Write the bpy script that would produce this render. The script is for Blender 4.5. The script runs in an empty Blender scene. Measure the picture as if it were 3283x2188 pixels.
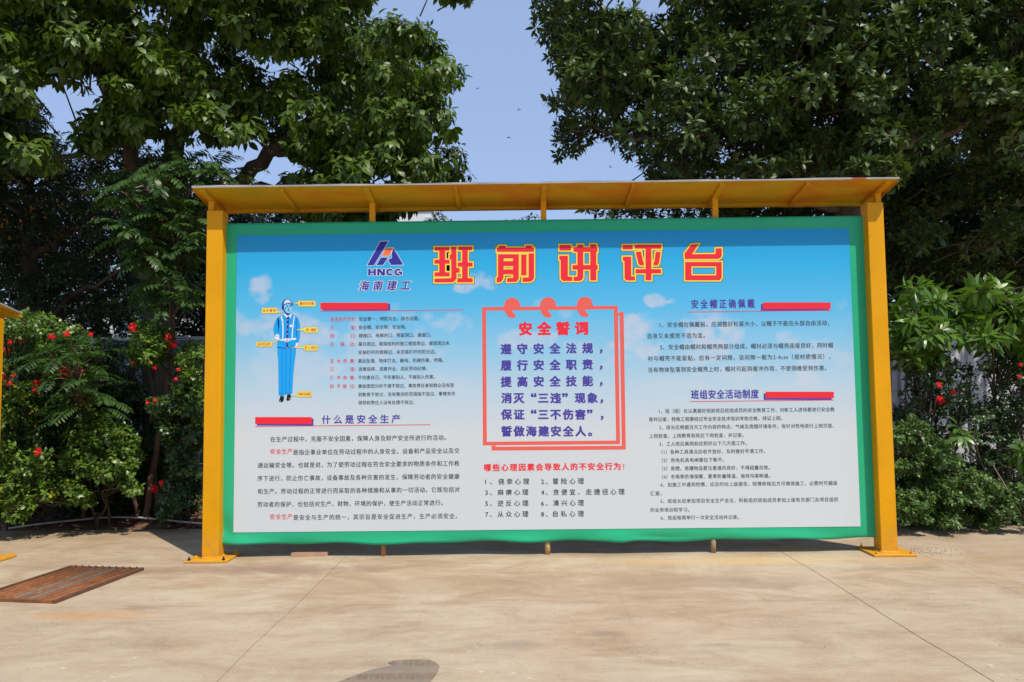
import bpy, math, random
import numpy as np
from mathutils import Matrix, Vector

random.seed(7)
rng = np.random.default_rng(11)
scene = bpy.context.scene
COL = scene.collection

# ------------------------------------------------------------------ camera
CAM = np.array([-0.2631, -7.2416, 1.4982])
YAW, PIT, ROL, FPX = -0.0068, 0.0652, -0.0108, 2491.87
Fv = np.array([math.sin(YAW)*math.cos(PIT), math.cos(YAW)*math.cos(PIT), math.sin(PIT)])
Rv = np.array([math.cos(YAW), -math.sin(YAW), 0.0])
Uv = np.cross(Rv, Fv)
R2 = math.cos(ROL)*Rv + math.sin(ROL)*Uv
U2 = -math.sin(ROL)*Rv + math.cos(ROL)*Uv
cam_d = bpy.data.cameras.new('camera')
cam = bpy.data.objects.new('camera', cam_d)
COL.objects.link(cam)
cam.matrix_world = Matrix(((R2[0], U2[0], -Fv[0], CAM[0]), (R2[1], U2[1], -Fv[1], CAM[1]),
                           (R2[2], U2[2], -Fv[2], CAM[2]), (0, 0, 0, 1)))
cam_d.sensor_width = 36
cam_d.lens = 36*FPX/3283
cam_d.clip_end = 3000
scene.camera = cam

# ------------------------------------------------------------------ light
SUN_AZ, SUN_EL = math.radians(38.5), math.radians(57.3)   # azimuth measured right of "behind the viewer"
world = bpy.data.worlds.new("World")
scene.world = world
world.use_nodes = True
wn = world.node_tree
sky = wn.nodes.new('ShaderNodeTexSky')
sky.sky_type = 'NISHITA'
sky.sun_disc = False
sky.sun_elevation = SUN_EL
sky.sun_rotation = math.pi - SUN_AZ
sky.air_density = 1.0
sky.dust_density = 0.2
sky.ozone_density = 1.2
# thin even haze over the whole dome: part clear sky, part uniform pale blue
sc_ = wn.nodes.new('ShaderNodeVectorMath'); sc_.operation = 'MULTIPLY_ADD'
wn.links.new(sky.outputs[0], sc_.inputs[0])
sc_.inputs[1].default_value = (.40, .38, .40)
sc_.inputs[2].default_value = (1.95, 2.65, 4.15)
wn.links.new(sc_.outputs[0], wn.nodes['Background'].inputs[0])
wn.nodes['Background'].inputs[1].default_value = 0.12
sl = bpy.data.lights.new('sun', 'SUN')
sl.energy = 3.9
sl.angle = math.radians(0.55)
sl.color = (1.0, 0.93, 0.82)
sun = bpy.data.objects.new('sun', sl)
COL.objects.link(sun)
sd = Vector((math.sin(SUN_AZ)*math.cos(SUN_EL), -math.cos(SUN_AZ)*math.cos(SUN_EL), math.sin(SUN_EL)))
sun.rotation_euler = sd.to_track_quat('Z', 'Y').to_euler()
scene.view_settings.view_transform = 'Standard'
scene.view_settings.look = 'None'
scene.view_settings.gamma = 1
scene.view_settings.use_curve_mapping = False
scene.view_settings.exposure = 0.18
scene.cycles.max_bounces = 6
scene.cycles.transparent_max_bounces = 4

# ------------------------------------------------------------------ helpers
def ray(fx, fy):                         # fx, fy: position in the 3283 x 2188 photograph
    v = Fv*FPX + R2*(fx-1641.5) - U2*(fy-1094)
    return v/np.linalg.norm(v)
def at(fx, fy, Y):
    v = ray(fx, fy); t = (Y-CAM[1])/v[1]
    return CAM + v*t
def atd(dx, dy, Y):                      # same, coordinates measured on a 2353 px wide view
    return at(dx*1.39524, dy*1.39524, Y)
def gnd(fx, fy, z=0.0):
    v = ray(fx, fy); t = (z-CAM[2])/v[2]
    return CAM + v*t
def project(P):                          # world -> photo px
    q = P-CAM
    z = q@Fv
    return 1641.5+FPX*(q@R2)/z, 1094-FPX*(q@U2)/z, z

def lin(r, g, b, k=1.0):
    f = lambda c: (c/12.92 if c <= .04045 else ((c+.055)/1.055)**2.4)
    return (min(1, f(r/255)*k), min(1, f(g/255)*k), min(1, f(b/255)*k), 1)

def tag(o, label=None, cat=None, group=None, kind=None):
    if label: o['label'] = label
    if cat: o['category'] = cat
    if group: o['group'] = group
    if kind: o['kind'] = kind
    return o
def empty(name, loc, label, cat, group=None):
    o = bpy.data.objects.new(name, None)
    COL.objects.link(o); o.location = loc
    o.empty_display_size = .1
    return tag(o, label, cat, group)
def link(name, me, parent=None, mat=None):
    o = bpy.data.objects.new(name, me)
    COL.objects.link(o)
    if mat is not None and len(me.materials) == 0: me.materials.append(mat)
    if parent is not None:
        o.parent = parent
        base = Vector((0, 0, 0)); p = parent
        while p is not None: base += p.location; p = p.parent
        o.location = -base              # geometry is written in world coordinates
    return o
def place(o, parent, M):                 # M: world matrix
    o.parent = parent
    base = Vector((0, 0, 0)); p = parent
    while p is not None: base += p.location; p = p.parent
    o.matrix_local = Matrix.Translation(-base) @ M

def tri_mesh(name, V, Fc, mat, rnd=None):
    me = bpy.data.meshes.new(name)
    me.vertices.add(len(V)); me.vertices.foreach_set('co', V.astype(np.float32).reshape(-1))
    me.loops.add(len(Fc)*3); me.loops.foreach_set('vertex_index', Fc.astype(np.int32).reshape(-1))
    me.polygons.add(len(Fc)); me.polygons.foreach_set('loop_start', np.arange(0, len(Fc)*3, 3, dtype=np.int32))
    me.update(calc_edges=True)
    me.polygons.foreach_set('use_smooth', np.ones(len(Fc), bool))
    if rnd is not None:
        q = me.attributes.new('rnd', 'FLOAT', 'POINT'); q.data.foreach_set('value', rnd.astype(np.float32))
    me.materials.append(mat)
    return me
class MB:
    def __init__(s): s.v = []; s.f = []
    def add(s, vs, fs):
        n = len(s.v); s.v += [tuple(float(c) for c in v) for v in vs]; s.f += [tuple(i+n for i in f) for f in fs]; return s
    def box(s, x0, x1, y0, y1, z0, z1, b=0.0):
        if b <= 0:
            s.add([(x0,y0,z0),(x1,y0,z0),(x1,y1,z0),(x0,y1,z0),(x0,y0,z1),(x1,y0,z1),(x1,y1,z1),(x0,y1,z1)],
                  [(0,3,2,1),(4,5,6,7),(0,1,5,4),(1,2,6,5),(2,3,7,6),(3,0,4,7)])
        else:
            pts = []
            for z, i in ((z0, b), (z0+b, 0), (z1-b, 0), (z1, b)):
                a = b
                ring = [(x0+i, y0+a+i), (x0+a+i, y0+i), (x1-a-i, y0+i), (x1-i, y0+a+i),
                        (x1-i, y1-a-i), (x1-a-i, y1-i), (x0+a+i, y1-i), (x0+i, y1-a-i)]
                pts += [(x, y, z) for x, y in ring]
            fs = [tuple(range(7, -1, -1)), tuple(range(24, 32))]
            for k in range(3):
                for j in range(8):
                    q = (j+1) % 8
                    fs.append((k*8+j, k*8+q, k*8+8+q, k*8+8+j))
            s.add(pts, fs)
        return s
    def tube(s, pts, rad, n=8, caps=True):
        pts = [np.array(p, float) for p in pts]; m = len(pts)
        if np.isscalar(rad): rad = [rad]*m
        vs = []; ref = None
        for i in range(m):
            t = pts[min(i+1, m-1)]-pts[max(i-1, 0)]; t = t/(np.linalg.norm(t)+1e-9)
            if ref is None:
                ref = np.cross(t, (0, 0, 1) if abs(t[2]) < .9 else (1, 0, 0))
            ref = ref-t*(ref@t); ref = ref/(np.linalg.norm(ref)+1e-9)
            w = np.cross(t, ref)
            for j in range(n):
                a = 2*math.pi*j/n
                vs.append(pts[i]+rad[i]*(math.cos(a)*ref+math.sin(a)*w))
        fs = []
        for i in range(m-1):
            for j in range(n):
                q = (j+1) % n
                fs.append((i*n+j, i*n+q, (i+1)*n+q, (i+1)*n+j))
        if caps: fs += [tuple(range(n-1, -1, -1)), tuple(range((m-1)*n, m*n))]
        return s.add(vs, fs)
    def build(s, name, mat, parent=None, smooth=False):
        me = bpy.data.meshes.new(name)
        me.from_pydata(s.v, [], s.f); me.update()
        if smooth: me.polygons.foreach_set('use_smooth', [True]*len(me.polygons))
        return link(name, me, parent, mat)

# ------------------------------------------------------------------ materials
class N:
    def __init__(s, name):
        s.m = bpy.data.materials.new(name); s.m.use_nodes = True
        s.t = s.m.node_tree; s.b = s.t.nodes['Principled BSDF']
        s.out = s.t.nodes['Material Output']
    def n(s, typ, **kw):
        x = s.t.nodes.new('ShaderNode'+typ)
        for k, v in kw.items(): setattr(x, k, v)
        return x
    def l(s, a, b): s.t.links.new(a, b)
    def pos(s):
        return s.n('NewGeometry').outputs['Position']
    def mapping(s, src, scale=(1, 1, 1), loc=(0, 0, 0)):
        m = s.n('Mapping'); s.l(src, m.inputs[0]); m.inputs['Scale'].default_value = scale
        m.inputs['Location'].default_value = loc
        return m.outputs[0]
    def noise(s, src, scale, detail=4, rough=.5, dist=0):
        x = s.n('TexNoise'); s.l(src, x.inputs['Vector'])
        x.inputs['Scale'].default_value = scale; x.inputs['Detail'].default_value = detail
        x.inputs['Roughness'].default_value = rough; x.inputs['Distortion'].default_value = dist
        return x.outputs[0]
    def ramp(s, src, stops, interp='LINEAR'):
        r = s.n('ValToRGB'); s.l(src, r.inputs[0]); r.color_ramp.interpolation = interp
        e = r.color_ramp.elements
        e[0].position, e[0].color = stops[0][0], stops[0][1]
        e[1].position, e[1].color = stops[-1][0], stops[-1][1]
        for p, c in stops[1:-1]:
            q = e.new(p); q.color = c
        return r.outputs[0]
    def mr(s, src, a, b, c=0, d=1):
        r = s.n('MapRange'); s.l(src, r.inputs[0])
        for i, v in enumerate((a, b, c, d)): r.inputs[i+1].default_value = v
        return r.outputs[0]
    def math(s, op, a, b=None):
        r = s.n('Math', operation=op)
        for i, v in enumerate((a, b)):
            if v is None: continue
            if isinstance(v, (int, float)): r.inputs[i].default_value = v
            else: s.l(v, r.inputs[i])
        return r.outputs[0]
    def mix(s, fac, a, b, mode='MIX'):
        r = s.n('MixRGB', blend_type=mode)
        for i, v in enumerate((fac, a, b)):
            if isinstance(v, (int, float, tuple)): r.inputs[i].default_value = v
            else: s.l(v, r.inputs[i])
        return r.outputs[0]
    def bump(s, h, strength=.3, dist=.01):
        x = s.n('Bump'); x.inputs['Strength'].default_value = strength; x.inputs['Distance'].default_value = dist
        s.l(h, x.inputs['Height']); s.l(x.outputs[0], s.b.inputs['Normal'])
    def col(s, c):
        if isinstance(c, tuple): s.b.inputs['Base Color'].default_value = c
        else: s.l(c, s.b.inputs['Base Color'])
    def rough(s, c):
        if isinstance(c, (int, float)): s.b.inputs['Roughness'].default_value = c
        else: s.l(c, s.b.inputs['Roughness'])

def paint(name, c, rough=.45, var=.12, chips=None, bump=.05, chipc=(.12, .06, .03, 1), big=2.2):
    k = N(name); P = k.pos(); k.b.inputs['Specular IOR Level'].default_value = .22
    n1 = k.noise(P, big, 5, .6); 
    dark = tuple(x*(1-var) for x in c[:3])+(1,); lite = tuple(min(1, x*(1+var)) for x in c[:3])+(1,)
    colr = k.ramp(n1, [(.3, dark), (.7, lite)])
    if chips:
        n2 = k.noise(P, 38, 3, .6)
        colr = k.mix(k.mr(n2, chips, chips+.02), colr, chipc)
    if chips:                                  # dust and splashes clinging low down, faint runs
        sp_ = k.n('SeparateXYZ'); k.l(P, sp_.inputs[0])
        dirt = k.math('MULTIPLY', k.mr(sp_.outputs[2], .32, .0), k.mr(k.noise(P, 13, 5, .7), .42, .62))
        colr = k.mix(k.math('MULTIPLY', dirt, .55), colr, (.30, .20, .11, 1))
        runs = k.mr(k.noise(k.mapping(P, (26, 26, .9)), 1.0, 4, .6), .58, .74)
        colr = k.mix(k.math('MULTIPLY', runs, .22), colr, (.40, .19, .02, 1))
    k.col(colr); k.rough(k.mr(n1, .3, .7, rough-.06, rough+.12) if chips else rough)
    k.bump(k.noise(P, 60, 3), bump, .004)
    return k.m

M_yellow = paint('yellow paint', (.71, .325, .0006, 1), .45, .07, .71)
# underside of the roof: yellow brushed over orange primer, patchy
k = N('patchy yellow roof paint'); P = k.pos()
Pm = k.mapping(P, (1, 1.6, 1))
c = k.ramp(k.noise(Pm, 1.7, 4, .55), [(.30, (.48, .33, .010, 1)), (.48, (.64, .35, .008, 1)), (.62, (.64, .235, .010, 1)), (.75, (.62, .36, .014, 1))])
c = k.mix(k.mr(k.noise(Pm, 14, 4, .7), .5, .8, 0, .4), c, (.36, .24, .06, 1))
k.col(c); k.rough(.6); k.b.inputs['Specular IOR Level'].default_value = .15; k.bump(k.noise(P, 30, 3), .1, .004); M_roof = k.m
k = N('weathered galvanised edge'); P = k.pos()
c = k.ramp(k.noise(k.mapping(P, (1.3, 20, 20)), 3, 5, .7), [(.3, (.20, .20, .21, 1)), (.55, (.38, .37, .35, 1)), (.75, (.58, .56, .50, 1))])
c = k.mix(k.mr(k.noise(P, 2.3, 2), .70, .74), c, (.30, .06, .015, 1))
k.col(c); k.rough(.6); M_galv = k.m

def rust(name, c1, c2, c3=None, rough=.8):
    k = N(name); P = k.pos()
    c = k.ramp(k.noise(k.mapping(P, (1, 1, 1)), 11, 6, .65), [(.3, c1), (.55, c2), (.75, c3 or c2)])
    k.col(c); k.rough(rough); k.bump(k.noise(P, 90, 4), .35, .004)
    return k.m
M_rust = rust('rusty steel', (.13, .045, .014, 1), (.23, .080, .022, 1), (.33, .125, .032, 1))
M_rustdark = rust('dark rusty steel', (.06, .03, .018, 1), (.13, .055, .025, 1))
M_rustgrey = rust('weathered grey steel bar', (.10, .075, .055, 1), (.17, .135, .10, 1), (.17, .09, .05, 1))
M_pipe = rust('rusty scaffold pipe', (.30, .11, .045, 1), (.47, .22, .08, 1), (.55, .30, .12, 1), .6)
M_pipe2 = rust('pale rusty scaffold pipe', (.40, .22, .08, 1), (.58, .36, .14, 1), (.5, .2, .08, 1), .6)
M_pipe3 = rust('greyish scaffold pipe', (.22, .14, .08, 1), (.36, .24, .14, 1), (.18, .12, .08, 1), .7)
M_brick = rust('rust stained concrete', (.34, .2, .12, 1), (.45, .27, .16, 1), (.5, .34, .22, 1), .9)
M_black = paint('black steel bolt', (.02, .02, .02, 1), .5, .2)

# vinyl greens
k = N('green vinyl banner'); P = k.pos()
c = k.ramp(k.noise(P, .9, 3), [(.35, (.018, .39, .185, 1)), (.7, (.026, .43, .215, 1))])
k.col(c); k.rough(.36); k.b.inputs['Specular IOR Level'].default_value = .3
k.bump(k.noise(k.mapping(P, (1, 1, .6)), 2.2, 2), .25, .03); M_green = k.m

# concrete
def concrete(name, wet=False):
    k = N(name); P = k.pos()
    sep = k.n('SeparateXYZ'); k.l(P, sep.inputs[0])
    big = k.noise(P, .35, 5, .6, .5)
    mid = k.noise(k.mapping(P, (.8, 1.3, 1)), 1.5, 9, .72, .6)
    fin = k.noise(k.mapping(P, (1, 1, 1)), 9, 6, .7)
    c = k.ramp(mid, [(.30, (.27, .18, .105, 1)), (.43, (.385, .28, .175, 1)), (.53, (.45, .345, .23, 1)), (.68, (.51, .415, .29, 1))])
    # farther from the camera the sheet is browner with mud, near it is cleaner and greyer
    nearm = k.mr(k.math('ADD', sep.outputs[1], k.mr(big, .3, .7, -1.5, 1.5)), -4.6, -1.6)
    c = k.mix(k.math('MULTIPLY', k.math('SUBTRACT', 1.0, nearm), .55), c, (.44, .355, .245, 1))
    c = k.mix(k.math('MULTIPLY', k.mr(big, .50, .68), .45), c, (.40, .265, .15, 1))
    c = k.mix(k.mr(fin, .58, .80, 0, .38), c, (.62, .53, .41, 1))
    c = k.mix(k.mr(fin, .42, .25, 0, .40), c, (.23, .17, .115, 1))
    grain = k.noise(P, 75, 4, .75)
    c = k.mix(k.mr(grain, .55, .75, 0, .35), c, (.60, .52, .40, 1))
    c = k.mix(k.mr(grain, .45, .27, 0, .5), c, (.20, .15, .10, 1))
    smear = k.noise(k.mapping(P, (.55, 2.6, 1), (5, 3, 0)), 2.2, 6, .7)
    c = k.mix(k.mr(smear, .53, .68, 0, .5), c, (.31, .21, .125, 1))
    c = k.mix(k.mr(smear, .44, .30, 0, .35), c, (.58, .49, .36, 1))
    tyre = k.math('MULTIPLY', k.mr(k.noise(k.mapping(P, (7, .25, 1), (2, 1, 0)), 1.0, 3, .6), .60, .70), k.mr(big, .45, .6))
    c = k.mix(k.math('MULTIPLY', tyre, .28), c, (.26, .19, .13, 1))
    # dark gritty scars
    scar = k.math('MULTIPLY', k.mr(k.noise(k.mapping(P, (1, 1.7, 1), (3.1, 7.7, 0)), 1.6, 3, .6), .60, .66), k.mr(k.noise(P, 55, 3, .8), .49, .60))
    c = k.mix(k.math('MULTIPLY', scar, .5), c, (.15, .125, .10, 1))
    # white specks of splashed plaster
    vor = k.n('TexVoronoi'); vor.feature = 'F1'; k.l(k.mapping(P, (.75, 1.2, 1)), vor.inputs['Vector']); vor.inputs['Scale'].default_value = 9
    gate = k.mr(k.noise(k.mapping(P, (1, 1, 1), (11, 2, 0)), .8, 3), .5, .62)
    sp = k.math('MULTIPLY', k.mr(vor.outputs['Distance'], .13, .03), gate)
    sp = k.math('MULTIPLY', sp, k.mr(k.noise(P, 5.5, 2), .47, .54))
    c = k.mix(k.math('MULTIPLY', sp, .6), c, (.74, .73, .70, 1))
    vor2 = k.n('TexVoronoi'); k.l(P, vor2.inputs['Vector']); vor2.inputs['Scale'].default_value = 7
    c = k.mix(k.math('MULTIPLY', k.mr(vor2.outputs['Distance'], .035, .015), .8), c, (.08, .07, .055, 1))
    # rust run-off beside the drain grate, yellow overspray under the board
    def blob(cx, cy, rx, ry, colr, amt):
        nonlocal c
        dx = k.math('DIVIDE', k.math('SUBTRACT', sep.outputs[0], cx), rx)
        dy = k.math('DIVIDE', k.math('SUBTRACT', sep.outputs[1], cy), ry)
        d = k.math('SQRT', k.math('ADD', k.math('MULTIPLY', dx, dx), k.math('MULTIPLY', dy, dy)))
        d = k.math('ADD', d, k.mr(mid, .3, .7, -.45, .45))
        c = k.mix(k.math('MULTIPLY', k.mr(d, 1.0, .35), amt), c, colr)
    g = gnd(300, 1975); blob(g[0], g[1], .6, .14, (.55, .30, .13, 1), .45)
    g = gnd(640, 1830); blob(g[0], g[1], .9, .25, (.26, .16, .10, 1), .55)
    g = gnd(900, 1825); blob(g[0], g[1], 1.0, .3, (.26, .17, .115, 1), .6)
    g = gnd(1400, 1880); blob(g[0], g[1], 3.4, .55, (.34, .23, .13, 1), .42)
    g = gnd(2300, 1870); blob(g[0], g[1], 1.6, .3, (.30, .215, .14, 1), .4)
    blob(1.9, -.30, 1.9, .22, (.60, .40, .16, 1), .5)
    g = gnd(2550, 1760); blob(g[0], g[1], .5, .15, (.58, .42, .10, 1), .5)
    g = gnd(1930, 2032); blob(g[0], g[1], .16, .08, (.24, .17, .12, 1), .6)
    g = gnd(1660, 2072); blob(g[0], g[1], .22, .14, (.26, .20, .14, 1), .5)
    g = gnd(2290, 2068); blob(g[0], g[1], .14, .06, (.24, .22, .15, 1), .5)
    g = gnd(330, 1700); blob(g[0], g[1], 1.6, .5, (.33, .24, .15, 1), .5)
    if wet:
        c = k.mix(1.0, c, (.50, .44, .38, 1), 'MULTIPLY')
        k.rough(.7)
        k.b.inputs['Coat Weight'].default_value = 1
        k.b.inputs['Coat IOR'].default_value = 1.36
        k.b.inputs['Coat Roughness'].default_value = .015
    else:
        gl = k.n('NewGeometry')
        k.rough(k.mr(mid, .3, .7, .85, .62))
        k.b.inputs['Specular IOR Level'].default_value = .35
        k.bump(k.math('ADD', fin, k.math('MULTIPLY', k.noise(P, 70, 3), .6)), .45, .007)
    k.col(c)
    return k
kc = concrete('weathered concrete'); M_conc = kc.m
# damp margin round the puddle, drawn from an attribute-free distance to the puddle's own outline: a separate sheet
M_wet = concrete('wet concrete under water', True).m

k = N('red soil'); P = k.pos()
c = k.ramp(k.noise(P, 7, 7, .7), [(.3, (.10, .045, .025, 1)), (.55, (.21, .10, .055, 1)), (.75, (.30, .17, .10, 1))])
k.col(c); k.rough(.95); k.bump(k.noise(P, 20, 6, .7), .8, .03); M_soil = k.m
k = N('dark joint dirt'); k.col((.05, .038, .028, 1)); k.rough(.95); M_dirt = k.m

def bark(name, c1, c2, sc=9):
    k = N(name); P = k.pos()
    c = k.ramp(k.noise(k.mapping(P, (1, 1, .35)), sc, 6, .7), [(.3, c1), (.7, c2)])
    k.col(c); k.rough(.85); k.bump(k.noise(k.mapping(P, (1, 1, .3)), 24, 5, .7), .6, .02)
    return k.m
M_bark = bark('grey brown bark', (.07, .05, .035, 1), (.17, .12, .085, 1))
M_bark_pale = bark('pale patchy bark', (.09, .07, .05, 1), (.26, .20, .15, 1), 6)
M_twigdark = bark('dark twigs', (.045, .035, .022, 1), (.10, .08, .045, 1))
M_bark_red = bark('reddish bark', (.10, .055, .033, 1), (.25, .14, .085, 1))

def leafmat(name, dark, lite, rough=.38, transl=.22, yellow=None, spec=.5):
    k = N(name)
    a = k.n('Attribute'); a.attribute_name = 'rnd'
    stops = [(0, dark), (.85, lite)]
    if yellow: stops = [(0, dark), (.9, lite), (.985, lite), (1.0, yellow)]
    c = k.ramp(a.outputs['Fac'], stops)
    g = k.n('NewGeometry')
    c2 = k.mix(k.math('MULTIPLY', g.outputs['Backfacing'], .45), c, tuple(min(1, x*1.5+.02) for x in lite[:3])+(1,))
    k.col(c2); k.rough(rough)
    k.b.inputs['Specular IOR Level'].default_value = spec
    tr = k.n('BsdfTranslucent'); 
    tc = k.mix(1.0, c, (1.1, 1.25, .45, 1), 'MULTIPLY'); k.l(tc, tr.inputs[0])
    ms = k.n('MixShader'); ms.inputs[0].default_value = transl
    k.l(k.b.outputs[0], ms.inputs[1]); k.l(tr.outputs[0], ms.inputs[2]); k.l(ms.outputs[0], k.out.inputs[0])
    return k.m
M_leafA = leafmat('large drooping tree leaves', (.020, .045, .008, 1), (.115, .185, .016, 1), .42, .30)
M_leafB = leafmat('glossy fig leaves', (.018, .038, .012, 1), (.090, .140, .028, 1), .42, .2, spec=.35)
M_leafC = leafmat('small orange berry tree leaves', (.014, .036, .014, 1), (.045, .085, .026, 1), .38, .18)
M_leafP = leafmat('pinnate leaflets', (.022, .058, .012, 1), (.075, .15, .022, 1), .42, .3, (.35, .34, .03, 1))
M_leafH = leafmat('hibiscus leaves', (.030, .074, .013, 1), (.15, .255, .028, 1), .36, .25, (.55, .40, .03, 1))
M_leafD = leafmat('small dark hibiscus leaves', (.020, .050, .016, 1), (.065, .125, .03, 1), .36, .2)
M_leafG = leafmat('big glossy shrub leaves', (.035, .09, .014, 1), (.14, .26, .030, 1), .34, .3)
M_leafLow = leafmat('low shrub leaves', (.032, .075, .016, 1), (.11, .20, .035, 1), .45, .22)
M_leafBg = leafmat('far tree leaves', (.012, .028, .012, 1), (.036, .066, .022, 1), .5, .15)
M_dry = leafmat('dry leaf litter', (.12, .06, .03, 1), (.42, .30, .18, 1), .8, .1)
k = N('red hibiscus petal'); k.col((.52, .008, .014, 1)); k.rough(.7); k.b.inputs['Specular IOR Level'].default_value = .1; M_petal = k.m
k = N('yellow stamen'); k.col((.75, .5, .06, 1)); k.rough(.6); M_stamen = k.m
k = N('orange berry'); k.col((.75, .25, .02, 1)); k.rough(.35); M_berry = k.m
k = N('green fig'); k.col((.22, .26, .05, 1)); k.rough(.5); M_fig = k.m
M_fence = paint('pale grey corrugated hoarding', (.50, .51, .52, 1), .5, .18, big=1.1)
M_fence_shade = paint('shade darkened corrugated hoarding', (.17, .20, .23, 1), .5, .2, big=1.1)  # tree shade painted into the colour of the left panels
M_wire = paint('green grey wire mesh', (.22, .25, .24, 1), .5, .1)
M_white = paint('white building render', (.72, .72, .72, 1), .8, .06, big=.3)
M_greyb = paint('grey glass cladding', (.42, .47, .54, 1), .25, .06, big=.3)
M_blue = paint('blue window glass', (.12, .18, .26, 1), .12, .06, big=.3)
M_hose = paint('pale grey hose', (.45, .44, .40, 1), .6, .15)
M_twig = bark('dry twig', (.16, .10, .06, 1), (.38, .26, .17, 1), 20)
M_insect = paint('dark insect body', (.03, .025, .02, 1), .4, .1)
k = N('clear insect wing'); k.col((.55, .55, .5, 1)); k.rough(.2); k.b.inputs['Alpha'].default_value = .35; M_wing = k.m

def ink(name, c, rough=.4):
    k = N(name); k.col(c); k.rough(.5); k.b.inputs['Specular IOR Level'].default_value = .2; return k.m
I_red = ink('red ink', (.80, .028, .045, 1))
I_coral = ink('coral ink', (.78, .125, .095, 1))
I_textred = ink('text red ink', (.66, .035, .05, 1))
I_navy = ink('navy ink', (.035, .035, .30, 1))
I_purple = ink('purple ink', (.075, .055, .32, 1))
I_black = ink('warm black ink', (.042, .038, .035, 1))
I_dk = ink('dark outline ink', (.04, .085, .085, 1))
I_yel = ink('yellow ink', (.82, .66, .09, 1))
I_tagyel = ink('tag yellow ink', (.82, .70, .10, 1))
I_white = ink('white ink', (.80, .80, .80, 1))
I_orange = ink('orange ink', (.80, .18, .06, 1))
I_blue = ink('figure blue ink', (.01, .36, .82, 1))
I_face = ink('pale blue ink', (.22, .58, .80, 1))
I_shoe_pitshade = ink('shoe ink and pit shade black', (.012, .012, .012, 1))
I_cuff = ink('pale pink white ink', (.72, .68, .70, 1))
I_steel = ink('steel blue ink', (.05, .16, .36, 1))

# ------------------------------------------------------------------ ground
ground = MB().add([(-400, -400, -.06), (400, -400, -.06), (400, 900, -.06), (-400, 900, -.06)], [(0, 1, 2, 3)]).build('ground', M_dirt)
tag(ground, kind='structure')
YE = float(gnd(1500, 1688)[1])            # back edge of the concrete
YC = float(gnd(1700, 1934)[1])            # cross joint in front of the board
XA = float(gnd(2700, 1889)[0]); XB = float(gnd(1000, 1893)[0])
XF = float(gnd(3100, 1836)[0]); XG = XB-1.45
yard = bpy.data.objects.new('concrete_yard', None); COL.objects.link(yard); tag(yard, kind='structure')
xs = [(-13.9, .008), (XB-8.3, .005), (XB-4.15, .005), (XB, .004), (XA, .007), (XF, .003), (XA+4.15, .008), (XA+8.3, .008), (XA+12.4, .008), (XA+16.6, .008)]
ys = [(-22, .006), (-15, .006), (-10.2, .006), (YC-4.3, .006), (YC, .0035), (YE, 0)]
def jag(n, amp, seed):
    r = np.random.default_rng(seed); a = np.cumsum(r.normal(0, 1, n)); a -= np.linspace(a[0], a[-1], n)
    return a/(np.abs(a).max()+1e-6)*amp
NJ = 90
for i in range(len(xs)-1):
    for j in range(len(ys)-1):
        x0, g0 = xs[i]; x1, g1 = xs[i+1]; y0, h0 = ys[j]; y1, h1 = ys[j+1]
        last = j == len(ys)-2
        m = MB()
        yy = np.linspace(y0+h0/2, y1-h1/2, NJ)
        eL = x0+g0/2+jag(NJ, .012, 100+i*10+j)*(1 if g0 < .008 or 1 else 1)
        eR = x1-g1/2+jag(NJ, .012, 100+(i+1)*10+j)
        vs = []
        for q in range(NJ): vs.append((eL[q], yy[q], 0)); vs.append((eR[q], yy[q], 0))
        if last:                                       # the worn back edge wanders a little
            vs[-2] = (eL[-1], y1+.0, 0); vs[-1] = (eR[-1], y1+.0, 0)
        n = len(vs); vs += [(a, b, -.05) for a, b, _ in vs]
        fs = [(2*q, 2*q+1, 2*q+3, 2*q+2) for q in range(NJ-1)]
        fs += [(2*q, 2*q+2, n+2*q+2, n+2*q) for q in range(NJ-1)]
        fs += [(2*q+3, 2*q+1, n+2*q+1, n+2*q+3) for q in range(NJ-1)]
        fs += [(0, n, n+1, 1), (n-2, n-1, 2*n-1, 2*n-2)]
        m.add(vs, fs); m.build('concrete_slab', M_conc, yard)
# soil bed behind the concrete
def heightfield(x0, x1, y0, y1, nx, ny, fn, name, mat, parent=None):
    X, Y = np.meshgrid(np.linspace(x0, x1, nx), np.linspace(y0, y1, ny))
    Z = fn(X, Y)
    v = np.stack([X, Y, Z], -1).reshape(-1, 3)
    idx = np.arange(nx*ny).reshape(ny, nx)
    f = np.stack([idx[:-1, :-1], idx[:-1, 1:], idx[1:, 1:], idx[1:, :-1]], -1).reshape(-1, 4)
    me = bpy.data.meshes.new(name); me.from_pydata(v.tolist(), [], f.tolist()); me.update()
    me.polygons.foreach_set('use_smooth', [True]*len(me.polygons))
    return link(name, me, parent, mat)
def soil_h(X, Y):
    e = np.clip((Y-YE+.10)/.35, 0, 1)
    return -.045+e*(.075+.02*np.sin(X*3.1+1)*np.sin(Y*4)+.014*np.sin(X*11+Y*7)+.01*np.sin(X*23-Y*17))
soil = heightfield(-16, 17, YE-.12, 16, 330, 120, soil_h, 'soil_bed', M_soil); tag(soil, kind='structure')

# puddle: water film on the yard, cut off by the camera's near edge in the photo, closed here
pud = [(500,2290),(1000,2215),(1080,2188),(1140,2164),(1190,2147),(1245,2136),(1258,2132),(1250,2127),(1243,2124),(1262,2118),(1300,2115),(1375,2114),(1398,2124),(1411,2136),
       (1405,2150),(1393,2170),(1376,2188),(1340,2230),(1200,2320),(900,2380),(600,2350)]
pts = [gnd(a, b, .004) for a, b in pud]
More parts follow.
